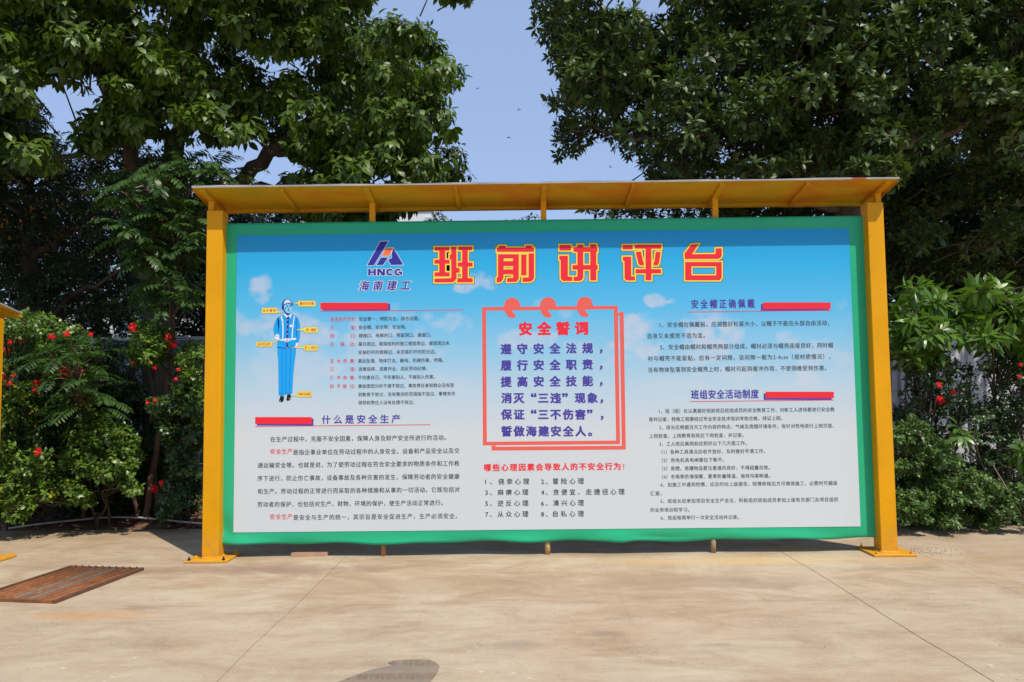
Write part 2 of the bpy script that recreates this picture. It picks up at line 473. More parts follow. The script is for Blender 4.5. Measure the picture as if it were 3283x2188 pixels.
# smooth by Chaikin
for _ in range(2):
    q = []
    for i in range(len(pts)):
        a, b = pts[i], pts[(i+1) % len(pts)]
        q += [a*.75+b*.25, a*.25+b*.75]
    pts = q
MB().add(pts, [tuple(range(len(pts)))]).build('puddle', M_wet)
tag(bpy.data.objects['puddle'], kind='structure')

# ------------------------------------------------------------------ main board
HB = 2.9926; ZB = .1221; ZT = ZB+HB
board = empty('notice_board', (0, 0, 0), 'large green bordered safety notice board between two yellow posts under a yellow roof', 'notice board')
PF, PW, PH = -.1017, .1488, 3.2162
def post(xc, parent, ph=PH, yf=PF):
    o = MB().box(xc-PW/2, xc+PW/2, yf, yf+PW, .02, ph, .004).build('post', M_yellow, parent)
    return o
def base_plate(xc, parent, yc):
    s = .19
    o = MB().box(xc-s, xc+s, yc-s, yc+s, .002, .020, .003).build('base_plate', M_yellow, parent)
    for sx in (-1, 1):
        for sy in (-1, 1):
            bx, by = xc+sx*(s-.035), yc+sy*(s-.035)
            b = MB().tube([(bx, by, .020), (bx, by, .034)], .014, 6).tube([(bx, by, .034), (bx, by, .052)], .007, 8)
            b.build('anchor_bolt', M_black if (xc < 0 and sy < 0) else M_yellow, o)
    w = MB()
    a = PW/2+.004
    ring = [(xc-a, yc-a), (xc+a, yc-a), (xc+a, yc+a), (xc-a, yc+a)]
    for i in range(4):
        p, q = ring[i], ring[(i+1) % 4]
        pp = [(p[0]+(q[0]-p[0])*t, p[1]+(q[1]-p[1])*t, .023) for t in np.linspace(0, 1, 14)]
        w.tube(pp, [.007+.003*random.random() for _ in pp], 6)
    w.build('weld_bead', M_yellow, o, True)
    return o
PYC = PF+PW/2
for sx in (-1, 1):
    xc = sx*(3.0-.0017+PW/2)
    post(xc, board); base_plate(xc, board, PYC)
# banner (green vinyl over a tube frame): wrinkled at the border, taut in the middle
inner = [at(762, 755, 0), at(2722, 734, 0), at(747, 1705, 0), at(2758, 1691, 0)]
IX0 = (inner[0][0]+inner[2][0])/2; IX1 = (inner[1][0]+inner[3][0])/2
IZ1 = (inner[0][2]+inner[1][2])/2; IZ0 = (inner[2][2]+inner[3][2])/2
nx, nz = 260, 130
X, Z = np.meshgrid(np.linspace(-2.998, 2.998, nx), np.linspace(ZB, ZT, nz))
d_in = np.minimum(np.minimum(X-IX0, IX1-X), np.minimum(Z-IZ0, IZ1-Z))     # >0 inside the print
wr = np.clip(-d_in/.10, 0, 1)
Yw = np.zeros_like(X)
low = np.exp(-(Z-ZB)/.05)
Yw += wr*.014*np.sin(X*5.3+1.2*np.sin(X*2.1))*low
for (cx, cz, rx, rz, a) in [(.62, .18, .16, .04, .012), (1.05, .155, .25, .022, -.012), (2.1, .17, .3, .03, .008), (1.7, .2, .12, .04, .007), (-2.95, .26, .08, .12, -.018), (-2.9, .16, .12, .05, .012), (-.35, .15, .3, .03, .006), (2.6, .2, .2, .04, -.006)]:
    Yw += -wr*a*1.7*np.exp(-((X-cx)/rx)**2-((Z-cz)/rz)**2)
Yw += wr*.0025*np.sin(Z*9+X*1.2)*np.exp(-(X+3)/.12)
Zs = Z.copy(); Zs += low*(.010*np.sin(X*3.7+.5)*np.sin(X*1.3)+.006*np.sin(X*9.1)-.014*np.exp(-((X-.67)/.1)**2))
v = np.stack([X, Yw, Zs], -1).reshape(-1, 3)
idx = np.arange(nx*nz).reshape(nz, nx)
f = np.stack([idx[:-1, :-1], idx[:-1, 1:], idx[1:, 1:], idx[1:, :-1]], -1).reshape(-1, 4).tolist()
v = v.tolist()
nb = len(v)                                         # wrap the sheet back over the tube frame
def wrap(line):
    global v, f
    n0 = len(v)
    for i in line: v.append([v[i][0], .03, v[i][2]])
    for a in range(len(line)-1): f.append([line[a+1], line[a], n0+a, n0+a+1])
wrap(idx[0].tolist()); wrap(idx[-1].tolist()[::-1])
me = bpy.data.meshes.new('banner'); me.from_pydata(v, [], f); me.update()
me.polygons.foreach_set('use_smooth', [True]*len(me.polygons))
banner = link('banner', me, board, M_green)
fr = MB()
for x in (-2.975, -1.6, 0, 1.6, 2.975): fr.box(x-.02, x+.02, .032, .072, ZB+.03, ZT-.01)
for z in (ZB+.04, 1.1, 2.1, ZT-.03): fr.box(-2.99, 2.99, .074, .10, z-.02, z+.02)
fr.build('back_frame', M_rustgrey, board)
MB().box(-2.985, 2.985, .022, .031, ZB+.025, ZT-.012).build('backing_sheet', M_galv, board)

# sky print with clouds (cloud shapes are printed ink: an attribute computed here)
pnx, pnz = 420, 210
X, Z = np.meshgrid(np.linspace(IX0, IX1, pnx), np.linspace(IZ0, IZ1, pnz))
def vnoise(X, Z, s, seed):
    r = np.random.default_rng(seed); G = r.random((80, 80))
    x = X*s+300; z = Z*s+300; xi = np.floor(x).astype(int); zi = np.floor(z).astype(int)
    fx = x-xi; fz = z-zi; fx = fx*fx*(3-2*fx); fz = fz*fz*(3-2*fz)
    g = lambda a, b: G[(zi+b) % 80, (xi+a) % 80]
    return (g(0, 0)*(1-fx)+g(1, 0)*fx)*(1-fz)+(g(0, 1)*(1-fx)+g(1, 1)*fx)*fz
fb = sum(vnoise(X, Z*1.4, 5.0*2**o, o+5)*.55**(o+1) for o in range(5))
cl = np.zeros_like(X)
for (px, py, rx, rz, a) in [(600, 668, .09, .10, .9), (555, 735, .12, .10, .5), (640, 760, .5, .16, .75), (640, 840, .4, .16, .4), (870, 775, .25, .2, .75), (1000, 740, .3, .10, .7),
                            (960, 800, .25, .1, .5), (830, 700, .1, .05, .35), (1100, 650, .20, .07, .95), (1240, 700, .05, .05, .4), (1210, 775, .25, .08, .7), (1300, 720, .05, .04, .4), (1350, 800, .2, .1, .6),
                            (1460, 755, .18, .12, .95), (1420, 800, .3, .13, .75), (1530, 690, .15, .05, .95), (1640, 760, .22, .13, .95), (1610, 810, .2, .1, .6), (1700, 860, .3, .09, .5), (1850, 790, .25, .1, .6),
                            (1900, 830, .2, .08, .5), (1935, 700, .07, .06, .5), (1850, 870, .15, .06, .6), (700, 940, .6, .08, .25), (1000, 880, .3, .08, .35), (1330, 640, .1, .03, .2), (760, 830, .3, .12, .55), (1560, 885, .25, .06, .3)]:
    c0 = atd(px, py, 0)
    cl = np.maximum(cl, a*np.clip(.85-.8*((X-c0[0])/rx)**2-.8*((Z-c0[2])/rz)**2+(fb-.5)*4.2, 0, 1))
v = np.stack([X, np.full_like(X, -.003), Z], -1).reshape(-1, 3)
idx = np.arange(pnx*pnz).reshape(pnz, pnx)
f = np.stack([idx[:-1, :-1], idx[:-1, 1:], idx[1:, 1:], idx[1:, :-1]], -1).reshape(-1, 4)
me = bpy.data.meshes.new('sky_print'); me.from_pydata(v.tolist(), [], f.tolist()); me.update()
at_ = me.attributes.new('cloud', 'FLOAT', 'POINT'); at_.data.foreach_set('value', cl.reshape(-1).astype(np.float32))
k = N('printed sky vinyl'); P = k.pos()
sep = k.n('SeparateXYZ'); k.l(P, sep.inputs[0])
zz = k.mr(sep.outputs[2], IZ0, IZ1)
K = .95
c = k.ramp(zz, [(0, lin(206, 213, 214, K)), (.32, lin(208, 213, 214, K)), (.47, lin(184, 208, 221, K)), (.60, lin(144, 198, 226, K)), (.74, lin(92, 186, 229, K)),
                (.88, lin(52, 174, 225, K)), (1.0, lin(36, 154, 214, K))])
a = k.n('Attribute'); a.attribute_name = 'cloud'
cf = k.math('MULTIPLY', a.outputs['Fac'], k.mr(k.noise(P, 9, 5, .6), .3, .6, .45, .95))
c = k.mix(k.math('MULTIPLY', cf, .72), c, lin(214, 208, 214, K))
sc = k.math('MULTIPLY', k.mr(k.noise(P, 14, 3, .7), .72, .75), .35)
c = k.mix(sc, c, (.35, .33, .3, 1))
k.col(c); k.rough(.42); k.b.inputs['Specular IOR Level'].default_value = .22; k.bump(k.noise(k.mapping(P, (1, 1, .5)), 1.3, 2), .12, .03)
print_ = link('sky_print', me, banner, k.m)

# flat print --------------------------------------------------------------
def flat(name, polys, mat, layer=1, parent=None):      # polys: lists of (X, Z) on the board plane
    m = MB()
    for i, p in enumerate(polys):
        y = -.003-.0002*layer-.00002*i
        area = sum(p[j][0]*p[(j+1) % len(p)][1]-p[(j+1) % len(p)][0]*p[j][1] for j in range(len(p)))
        q = p if area > 0 else p[::-1]
        m.add([(a, y, b) for a, b in q], [tuple(range(len(q)))])
    return m.build(name, mat, parent or banner)
def reg(ox, oy, s):                                    # converter for coordinates measured in an enlarged view
    def fn(zx, zy):
        p = at(ox+zx/s, oy+zy/s, 0); return (p[0], p[2])
    return fn
Z1 = reg(700, 680, 2.376); Z2 = reg(700, 1300, 2.8012); Z3 = reg(1380, 740, 2.2625); Z4 = reg(1500, 920, 2.9036)
Z5 = reg(1500, 1440, 4.2018); Z6 = reg(2040, 920, 3.096); Z7 = reg(2040, 1220, 2.8); Z8 = reg(800, 930, 4.019); Z9 = reg(560, 540, 3.18)

def glyphs(text, bold, space=1.0, res=2):
    cu = bpy.data.curves.new('t', 'FONT'); cu.body = text; cu.resolution_u = res
    cu.offset = 0; cu.space_character = space; cu.fill_mode = 'FRONT'
    ob = bpy.data.objects.new('t', cu); COL.objects.link(ob)
    dg = bpy.context.evaluated_depsgraph_get(); dg.update()
    me = bpy.data.meshes.new_from_object(ob.evaluated_get(dg))
    n = len(me.vertices); co = np.zeros(n*3, np.float32); me.vertices.foreach_get('co', co)
    bpy.data.objects.remove(ob); bpy.data.curves.remove(cu)
    return me, co.reshape(-1, 3)
EM = {}
def textline(Zf, text, xl, yl, xr, yr, hpx, mat, bold=.012, aspect=None, layer=4, shear=0, name='lettering'):
    res = 2
    """text whose ink fills xl..xr; hpx = height of a full character in the enlarged view; aspect None = stretch spacing only"""
    a = Zf(xl, yl); b = Zf(xr, yr); W = b[0]-a[0]; zc = (a[1]+b[1])/2
    top = Zf((xl+xr)/2, (yl+yr)/2-hpx/2); bot = Zf((xl+xr)/2, (yl+yr)/2+hpx/2); H = top[1]-bot[1]
    cjk = any(ord(ch) > 0x2e80 for ch in text)
    em = .93 if cjk else .70
    if 'e' not in EM:
        _, cc = glyphs('国', 0); EM['e'] = (cc[:, 1].min(), cc[:, 1].max(), cc[:, 0].max()-cc[:, 0].min())
        _, cc = glyphs('H', 0); EM['h'] = (cc[:, 1].min(), cc[:, 1].max(), 0)
    lo, hi, _w = EM['e'] if cjk else EM['h']
    sy = H/(hi-lo+.04); sx = sy*(aspect or 1.0)
    me1, c1 = glyphs(text, bold, 1.0, res); w1 = np.ptp(c1[:, 0])
    sp = 1.0; co = c1; me = me1
    if len(text) > 1:
        me2, c2 = glyphs(text, bold, 2.0, res); w2 = np.ptp(c2[:, 0])
        sp = 1+(W/sx-w1)/(w2-w1+1e-9)
        bpy.data.meshes.remove(me1); bpy.data.meshes.remove(me2)
        me, co = glyphs(text, bold, max(.5, sp), res)
    w = np.ptp(co[:, 0]); fx = W/w if len(text) > 1 else sx
    x0 = a[0] if len(text) > 1 else (a[0]+b[0])/2-fx*w/2
    out = np.zeros_like(co)
    rel = (co[:, 1]-(lo+hi)/2)*sy
    out[:, 0] = x0+(co[:, 0]-co[:, 0].min())*fx+shear*rel
    out[:, 2] = zc+rel
    out[:, 1] = -.003-.0002*layer
    nf = len(me.polygons); ls = np.zeros(nf, np.int32); lt_ = np.zeros(nf, np.int32)
    me.polygons.foreach_get('loop_start', ls); me.polygons.foreach_get('loop_total', lt_)
    li = np.zeros(len(me.loops), np.int32); me.loops.foreach_get('vertex_index', li)
    tri = np.array([li[a_:a_+3] for a_, b_ in zip(ls, lt_) if b_ == 3] + [[li[a_], li[a_+k_], li[a_+k_+1]] for a_, b_ in zip(ls, lt_) if b_ > 3 for k_ in range(1, b_-1)])
    bpy.data.meshes.remove(me)
    # heavier weights: the same outline struck a few times with tiny shifts
    bb_ = bold*sy*1.15
    if bold < .003: sh = [(0, 0)]
    elif bold < .025: sh = [(-bb_*.75, 0), (bb_*.75, .2*bb_), (0, .5*bb_)] if hpx <= 60 else [(-bb_*1.1, 0), (bb_*1.1, .2*bb_), (0, bb_), (0, -bb_)]
    else:
        kk = 8 if bold > .03 else 5
        sh = [(0, 0)]+[(bb_*math.cos(6.2832*q/kk), bb_*.8*math.sin(6.2832*q/kk)) for q in range(kk)]
    V_ = []; F_ = []
    for q, (hx, hz) in enumerate(sh):
        V_.append(out+np.array([hx, -.00002*q, hz])); F_.append(tri+len(out)*q)
    me = tri_mesh(name, np.concatenate(V_), np.concatenate(F_), mat)
    me.polygons.foreach_set('use_smooth', np.zeros(len(me.polygons), bool))
    o = link(name, me, banner); o['kind'] = 'stuff'
    return o

def poly(Zf, pts): return [Zf(a, b) for a, b in pts]
def rect(Zf, x0, y0, x1, y1):
    return [Zf(x0, y0), Zf(x1, y0), Zf(x1, y1), Zf(x0, y1)]
def offset(p, d):
    n = len(p); ar = sum(p[j][0]*p[(j+1) % n][1]-p[(j+1) % n][0]*p[j][1] for j in range(n))
    if ar < 0: p = p[::-1]
    out = []
    for i in range(n):
        a, b, c = np.array(p[i-1]), np.array(p[i]), np.array(p[(i+1) % n])
        u = (b-a)/np.linalg.norm(b-a); v = (c-b)/np.linalg.norm(c-b)
        n1 = np.array([u[1], -u[0]]); n2 = np.array([v[1], -v[0]])
        m = n1+n2; l = m@m
        m = m*2/l if l > .25 else n1
        out.append(tuple(b+m*d))
    return out

# title characters built stroke by stroke: (rectangles / polygons in the enlarged view)
R = lambda a, b, c, d: [(a, b), (c, b), (c, d), (a, d)]
TITLE = {
 '班': [R(30,120,138,147), R(64,120,107,332), R(30,212,139,241), R(30,303,140,333), [(150,118),(188,118),(190,262),(190,345),(178,366),(158,376),(30,377),(30,349),(146,346),(152,336)], R(140,174,153,210), R(186,272,212,306),
      R(203,117,304,144), R(230,117,271,375), R(199,231,306,262), R(195,345,307,376)],
 '前': [R(496,110,546,128), R(690,108,736,128), R(482,124,752,155), R(490,172,641,202), [(490,172),(531,172),(531,340),(522,362),(508,375),(480,376),(480,342),(490,338)], [(599,172),(641,172),(641,350),(625,372),(556,374),(556,345),(599,343)],
      R(490,222,641,258), R(490,282,641,318), R(658,174,697,325), [(712,166),(752,165),(752,340),(742,362),(722,372),(668,373),(668,342),(712,340)]],
 '讲': [R(935,105,1020,145), [(935,183),(997,183),(997,334),(1029,334),(1029,366),(962,366),(945,350),(944,213),(935,213)], R(1037,122,1211,155), R(1030,250,1213,284),
      [(1065,102),(1108,102),(1109,340),(1100,358),(1085,366),(1038,366),(1038,336),(1066,334)], R(1159,99,1203,362)],
 '评': [R(1393,105,1467,138), [(1395,190),(1456,189),(1456,332),(1483,332),(1483,362),(1424,363),(1408,350),(1407,220),(1395,220)], R(1482,103,1675,132), [(1488,155),(1527,152),(1542,225),(1547,225),(1547,253),(1520,253),(1508,240)],
      [(1633,155),(1669,154),(1660,230),(1650,252),(1618,253),(1618,226),(1625,224)], R(1488,280,1672,311), R(1560,103,1602,361)],
 '台': [[(1893,101),(1945,99),(1897,172),(2068,170),(2068,130),(2111,128),(2113,182),(2103,198),(2088,206),(1845,207),(1842,167)],
      R(1847,228,2112,260), R(1847,228,1892,361), [(2072,228),(2112,228),(2112,342),(2103,355),(2088,361),(2072,361)], R(1847,325,2100,361)],
}
px = Z3(100, 0)[0]-Z3(99, 0)[0]
for ch, strokes in TITLE.items():
    ps = [poly(Z3, s) for s in strokes]
    o = flat('title_character', [offset(p, 14*px) for p in ps], I_dk, 1)
    flat('title_outline', [offset(p, 10*px) for p in ps], I_yel, 3, None)
    flat('title_fill', ps, I_red, 5, None)
    for nm in ('outline', 'fill'):
        pass

# heading bars with offset shadow and hairline
def bars(Zf, red, pur, line):
    flat('heading_bar_shadow', [rect(Zf, *pur)], I_purple, 1)
    flat('heading_bar', [rect(Zf, *red)], I_red, 3)
    (xl, yl, xr, yr) = line
    a = Zf(xl, yl); b = Zf(xr, yr); z = (a[1]+b[1])/2
    flat('heading_line', [[(a[0], z-.003), (b[0], z-.003), (b[0], z+.003), (a[0], z+.003)]], I_textred, 4)
bars(Z1, (778, 692, 1294, 743), (795, 701, 1309, 752), (778, 758, 1866, 747))
bars(Z2, (332, 106, 840, 168), (347, 119, 855, 183), (332, 185, 1905, 180))
bars(Z6, (1255, 156, 1928, 222), (1236, 171, 1910, 238), (512, 248, 1930, 239))
bars(Z7, (1160, 103, 1772, 160), (1142, 117, 1753, 176), (482, 191, 1773, 177))

# left column
LEFT = [("安全第一，预防为主，综合治理。", 1072, 816, 1530), ("安全帽、安全带、安全网。", 1070, 880, 1432), ("楼梯口、电梯井口、预留洞口、通道口。", 1070, 942, 1622),
        ("基坑周边、框架结构的施工楼层周边、屋面周边未", 1068, 1005, 1762), ("安装栏杆的楼梯边、未安装栏杆的阳台边。", 1068, 1069, 1658), ("高处坠落、物体打击、触电、机械伤害、坍塌。", 1066, 1134, 1715),
        ("违章指挥、违章作业、违反劳动纪律。", 1068, 1197, 1590), ("不伤害自己、不伤害别人、不被别人伤害。", 1066, 1261, 1650), ("事故原因分析不清不放过、事故责任者和群众没有受", 1066, 1326, 1795),
        ("到教育不放过、没有整改防范措施不放过、事情有关", 1066, 1390, 1805), ("领导和责任人没有处理不放过。", 1066, 1454, 1493)]
for t, a, y, b in LEFT: textline(Z1, t, a, y, b, y-2, 31, I_black, .012, .94)
def chars(Zf, items, y, h, mat, bold, asp=1.0):
    for ch, x in items: textline(Zf, ch, x-h/2, y, x+h/2, y, h, mat, bold, asp)
textline(Z1, "安全生产方针:", 855, 819, 1050, 818, 32, I_textred, .022, .9)
for y, its in ((882, [('三', 868), ('宝', 1024), (':', 1045)]), (945, [('四', 868), ('口', 1024), (':', 1045)]), (1009, [('五', 867), ('临', 948), ('边', 1020), (':', 1044)]),
               (1137, [('五', 866), ('大', 918), ('伤', 966), ('害', 1018), (':', 1042)]), (1199, [('三', 866), ('违', 1020), (':', 1042)]),
               (1264, [('三', 865), ('不', 918), ('伤', 966), ('害', 1018), (':', 1042)]), (1329, [('四', 865), ('不', 918), ('放', 964), ('过', 1018), (':', 1040)])):
    chars(Z1, its, y, 31, I_textred, .022, .95)
textline(Z2, "什么是安全生产", 932, 128, 1632, 126, 76, I_purple, .02)
B2 = [("在生产过程中，克服不安全因素，保障人身及财产安全所进行的活动。", 468, 299, 2045, I_black), ("安全生产", 468, 416, 665, I_textred),
      ("是指企事业单位在劳动过程中的人身安全、设备和产品安全以及交", 673, 416, 2165, I_black), ("通运输安全等。也就是说，为了使劳动过程在符合安全要求的物质条件和工作秩", 355, 532, 2165, I_black),
      ("序下进行，防止伤亡事故，设备事故及各种灾害的发生，保障劳动者的安全健康", 353, 649, 2165, I_black), ("和生产。劳动过程的正常进行而采取的各种措施和从事的一切活动。它既包括对", 355, 766, 2167, I_black),
      ("劳动者的保护，也包括对生产、财物、环境的保护，使生产活动正常进行。", 353, 884, 2015, I_black), ("安全生产", 466, 1001, 665, I_textred),
      ("是安全与生产的统一，其宗旨是安全促进生产，生产必须安全。", 675, 1002, 2145, I_black)]
for t, a, y, b, m in B2: textline(Z2, t, a, y, b, y, 48, m, .016, .94)

# middle column: notepad frame
def ring4(Zf, o, t):
    (x0, y0), (x1, y1), (x2, y2), (x3, y3) = o
    i = [(x0+t, y0+t*.9), (x1-t, y1+t*.9), (x2-t, y2-t*.9), (x3+t, y3-t*.9)]
    return [poly(Zf, [o[k], o[(k+1) % 4], i[(k+1) % 4], i[k]]) for k in range(4)]
flat('notepad_frame', ring4(Z4, [(132, 190), (1395, 177), (1417, 1465), (140, 1477)], 37), I_coral, 1)
flat('notepad_back_sheet', [poly(Z4, [(1397, 246), (1448, 228), (1450, 262), (1412, 262), (1399, 275)]), poly(Z4, [(1412, 262), (1450, 262), (1470, 1515), (1433, 1515)]), poly(Z4, [(221, 1490), (1433, 1480), (1433, 1516), (221, 1525)]), poly(Z4, [(221, 1478), (258, 1478), (258, 1491), (221, 1491)])], I_coral, 2)
for cx in (412, 746, 1089):
    dy = (cx-412)*-.012
    arc = [(cx-75*math.cos(t), 178+dy-76*math.sin(t)) for t in np.linspace(0, math.pi, 20)]
    hook = [(cx+75, 186+dy), (cx+2, 216+dy), (cx+4, 236+dy), (cx+20, 250+dy), (cx+32, 262+dy), (cx+34, 276+dy), (cx+24, 289+dy), (cx+4, 292+dy), (cx-30, 284+dy), (cx-55, 258+dy), (cx-70, 226+dy), (cx-74, 195+dy)]
    flat('binding_ring', [poly(Z4, arc+hook)], I_coral, 3)
textline(Z4, "安全誓词", 482, 394, 1113, 388, 116, I_red, .05)
for t, y in (("遵守安全法规，", 580), ("履行安全职责，", 732), ("提高安全技能，", 885)):
    textline(Z4, t, 309, y, 1249, y-5, 93, I_purple, .04)
chars(Z4, [('消', 360), ('灭', 475), ('“', 613), ('三', 702), ('违', 817), ('”', 904), ('现', 1045), ('象', 1160), ('，', 1245)], 1038, 93, I_purple, .04)
chars(Z4, [('保', 360), ('证', 477), ('“', 613), ('三', 702), ('不', 817), ('伤', 932), ('害', 1047), ('”', 1134), ('，', 1248)], 1191, 93, I_purple, .04)
chars(Z4, [('誓', 361), ('做', 476), ('海', 591), ('建', 706), ('安', 820), ('全', 935), ('人', 1050), ('。', 1137)], 1347, 93, I_purple, .04)
textline(Z5, "哪些心理因素会导致人的不安全行为", 222, 250, 2055, 238, 95, I_red, .032)
textline(Z5, "?", 2075, 240, 2120, 240, 88, I_red, .0, .9)
for y, l1, l2, n in ((440, "侥幸心理", "冒险心理", 1), (585, "麻痹心理", "贪便宜、走捷径心理", 3), (733, "逆反心理", "凑兴心理", 5), (879, "从众心理", "自私心理", 7)):
    x = 410 if n == 1 else 400
    textline(Z5, f"{n}、", 236, y+2, 322, y+2, 80, I_black, .014)
    textline(Z5, l1, x, y+2, x+415, y-2, 80, I_black, .012)
    textline(Z5, f"{n+1}、", 987, y, 1074, y, 80, I_black, .014)
    textline(Z5, l2, 1148, y-2, 2110 if n == 3 else 1562, y-7, 80, I_black, .012)

# right column
textline(Z6, "安全帽正确佩戴", 548, 174, 1172, 169, 86, I_purple, .022, .78)
for t, a, ya, b, yb in (("1、安全帽在佩戴前，应调整好松紧大小，以帽子不能在头部自由活动，", 232, 376, 1912, 364), ("自身又未感觉不适为宜。", 113, 490, 680, 486),
                        ("2、安全帽由帽衬和帽壳两部分组成，帽衬必须与帽壳连接良好，同时帽", 235, 599, 1950, 585), ("衬与帽壳不能紧贴，应有一定间隙，该间隙一般为2-4cm（视材质情况），", 115, 711, 1922, 697),
                        ("当有物体坠落到安全帽壳上时，帽衬可起到缓冲作用，不使颈椎受到伤害。", 118, 824, 1885, 810)):
    textline(Z6, t, a, ya, b, yb, 52, I_black, .013, .92)
textline(Z7, "班组安全活动制度", 492, 130, 1097, 124, 78, I_purple, .022, .85)
for t, a, ya, b, yb in (("1、班（组）长认真做好班前班后班组成员的安全教育工作，对新工人进场要进行安全教", 204, 278, 1778, 262),
    ("育并记录，特殊工程要经过专业安全技术培训考核合格，持证上岗。", 113, 352, 1308, 341), ("2、班长应根据当天工作内容的特点、气候及周围环境条件，有针对性地进行上岗交底、", 205, 424, 1772, 408),
    ("上岗检查、上岗教育和班后下岗检查，并记录。", 116, 500, 962, 493), ("3、工人班后离岗前应抓好以下几方面工作。", 207, 572, 990, 564),
    ("（1）各种工具清点后收齐放好，及时做好手清工作。", 225, 645, 1155, 635), ("（2）用电机具电闸要拉下断开。", 228, 719, 788, 714),
    ("（3）易燃、易爆物品要注意通风良好，不得超量存放。", 230, 793, 1198, 783), ("（4）冬雨季防滑保暖、夏季防暑降温，保持沟渠畅通。", 230, 867, 1200, 857),
    ("4、如施工中遇到险情，应及时向上级报告，险情移除后方可继续施工，必要时可越级", 215, 940, 1803, 921), ("汇报。", 125, 1017, 230, 1016),
    ("5、班组长应参加项目安全生产会议，积极组织班组成员参加上级有关部门及项目组织", 217, 1088, 1810, 1067), ("的业务培训和学习。", 128, 1165, 475, 1161),
    ("6、班组每周举行一次安全活动并记录。", 219, 1236, 920, 1227)):
    textline(Z7, t, a, ya, b, yb, 39, I_black, .012, .95)

# logo
LG = [([(2097,748),(2180,745),(2032,989),(1964,991)], I_navy), ([(2103,912),(2178,910),(2126,987),(2058,989)], I_navy),
      ([(2152,820),(2165,815),(2226,812),(2190,892),(2113,895)], I_orange), ([(2232,816),(2331,984),(2208,988),(2176,934),(2217,916),(2212,872)], I_navy)]
pz = Z9(100, 0)[0]-Z9(99, 0)[0]
flat('logo_outline', [offset(poly(Z9, p), 5*pz) for p, _ in LG], I_cuff, 1)
for p, m in LG: flat('logo_mark', [poly(Z9, p)], m, 3)
def arcband(cx, cy, ro, qo, ri, qi, a0, a1, n=12):
    t = [math.radians(a0+(a1-a0)*k_/n) for k_ in range(n+1)]
    return [[(cx+ro*math.cos(t[k_]), cy-qo*math.sin(t[k_])), (cx+ro*math.cos(t[k_+1]), cy-qo*math.sin(t[k_+1])), (cx+ri*math.cos(t[k_+1]), cy-qi*math.sin(t[k_+1])), (cx+ri*math.cos(t[k_]), cy-qi*math.sin(t[k_]))] for k_ in range(n)]
HN = [R(1142, 434, 1160, 485), R(1183, 434, 1201, 485), R(1158, 453, 1185, 466),
      R(1211, 434, 1228, 485), R(1253, 434, 1270, 485), [(1211, 434), (1232, 434), (1270, 485), (1249, 485)]]
HN += arcband(1308, 459, 30, 26.5, 13, 13, 42, 318) + arcband(1371, 459, 30, 26.5, 13, 13, 42, 300) + [R(1372, 455, 1401, 467), R(1385, 455, 1401, 480)]
flat('logo_letter_outline', [offset(poly(Z1, p), 4*(Z1(1, 0)[0]-Z1(0, 0)[0])) for p in HN], I_cuff, 2)
flat('logo_lettering', [poly(Z1, p) for p in HN], I_navy, 5)
textline(Z1, "海南建工", 1074, 564, 1466, 562, 76, I_cuff, .055, .95, 2, .22)
textline(Z1, "海南建工", 1078, 564, 1462, 562, 73, I_navy, .02, .95, 4, .22)

# printed worker figure with yellow caption tags
def F(pts, mat, layer, name='figure_print'):
    return flat(name, [poly(Z8, pts)], mat, layer)
body = [(405,335),(360,362),(335,400),(318,450),(308,510),(318,560),(330,600),(362,575),(378,560),(380,640),(362,640),(360,748),(372,900),(376,1100),(378,1350),(400,1368),(430,1365),(466,1350),(470,1335),(480,1347),(520,1345),(552,1325),(560,1150),(578,950),(596,800),(602,740),(606,690),(625,680),(645,640),(652,540),(650,440),(636,390),(610,352),(575,330),(545,318),(520,345),(480,350),(445,330)]
def cen(p): return p
# split the body into simple convex-ish pieces drawn flat
F([(405,335),(445,322),(545,315),(580,330),(612,352),(605,640),(603,735),(545,748),(480,752),(362,748),(360,650),(380,560),(360,362)], I_blue, 1)
F([(372,356),(335,400),(318,450),(308,510),(318,560),(328,603),(378,572),(384,480),(384,400)], I_blue, 1)
F([(612,352),(636,390),(650,440),(653,540),(645,640),(628,680),(606,680),(600,520)], I_blue, 1)
F([(360,748),(602,742),(597,820),(578,950),(562,1150),(553,1325),(520,1347),(480,1347),(470,1335),(462,1350),(430,1367),(400,1368),(378,1350),(376,1100),(372,900),(361,820)], I_blue, 1)
F([(478,355),(512,345),(505,480),(498,740),(474,742),(476,560),(484,450)], I_navy, 3)
F([(360,734),(420,744),(480,744),(585,728),(585,738),(540,748),(480,756),(420,754),(362,748)], I_navy, 3)
F([(400,340),(418,336),(436,400),(440,480),(436,632),(422,632),(424,500),(420,420)], I_white, 4)
F([(572,334),(585,334),(572,420),(562,520),(555,628),(541,628),(548,520),(558,420)], I_white, 4)
F([(380,634),(452,636),(456,624),(508,624),(510,632),(604,618),(604,640),(510,652),(508,664),(458,664),(452,656),(380,654)], I_white, 5)
F([(468,636),(498,634),(498,654),(468,655)], I_steel, 6); F([(473,640),(493,638),(493,650),(473,651)], I_white, 7)
F([(518,452),(565,450),(565,478),(518,480)], I_white, 5)
F([(330,602),(345,575),(372,570),(384,590),(386,625),(372,645),(345,640),(332,622)], I_white, 5, 'figure_hand')
F([(338,600),(360,590),(378,602),(376,606),(360,596),(342,605)], I_steel, 6)
F([(600,682),(624,684),(626,700),(612,730),(586,738),(584,728),(598,710)], I_white, 5, 'figure_hand')
F([(440,320),(458,310),(500,345),(478,362)], I_white, 4); F([(545,312),(528,305),(508,342),(532,366)], I_white, 4)
F([(462,290),(540,285),(518,340),(500,348),(482,335)], I_face, 3)
F([(445,180),(555,175),(548,245),(540,278),(522,298),(495,300),(468,285),(450,250)], I_face, 5, 'figure_face')
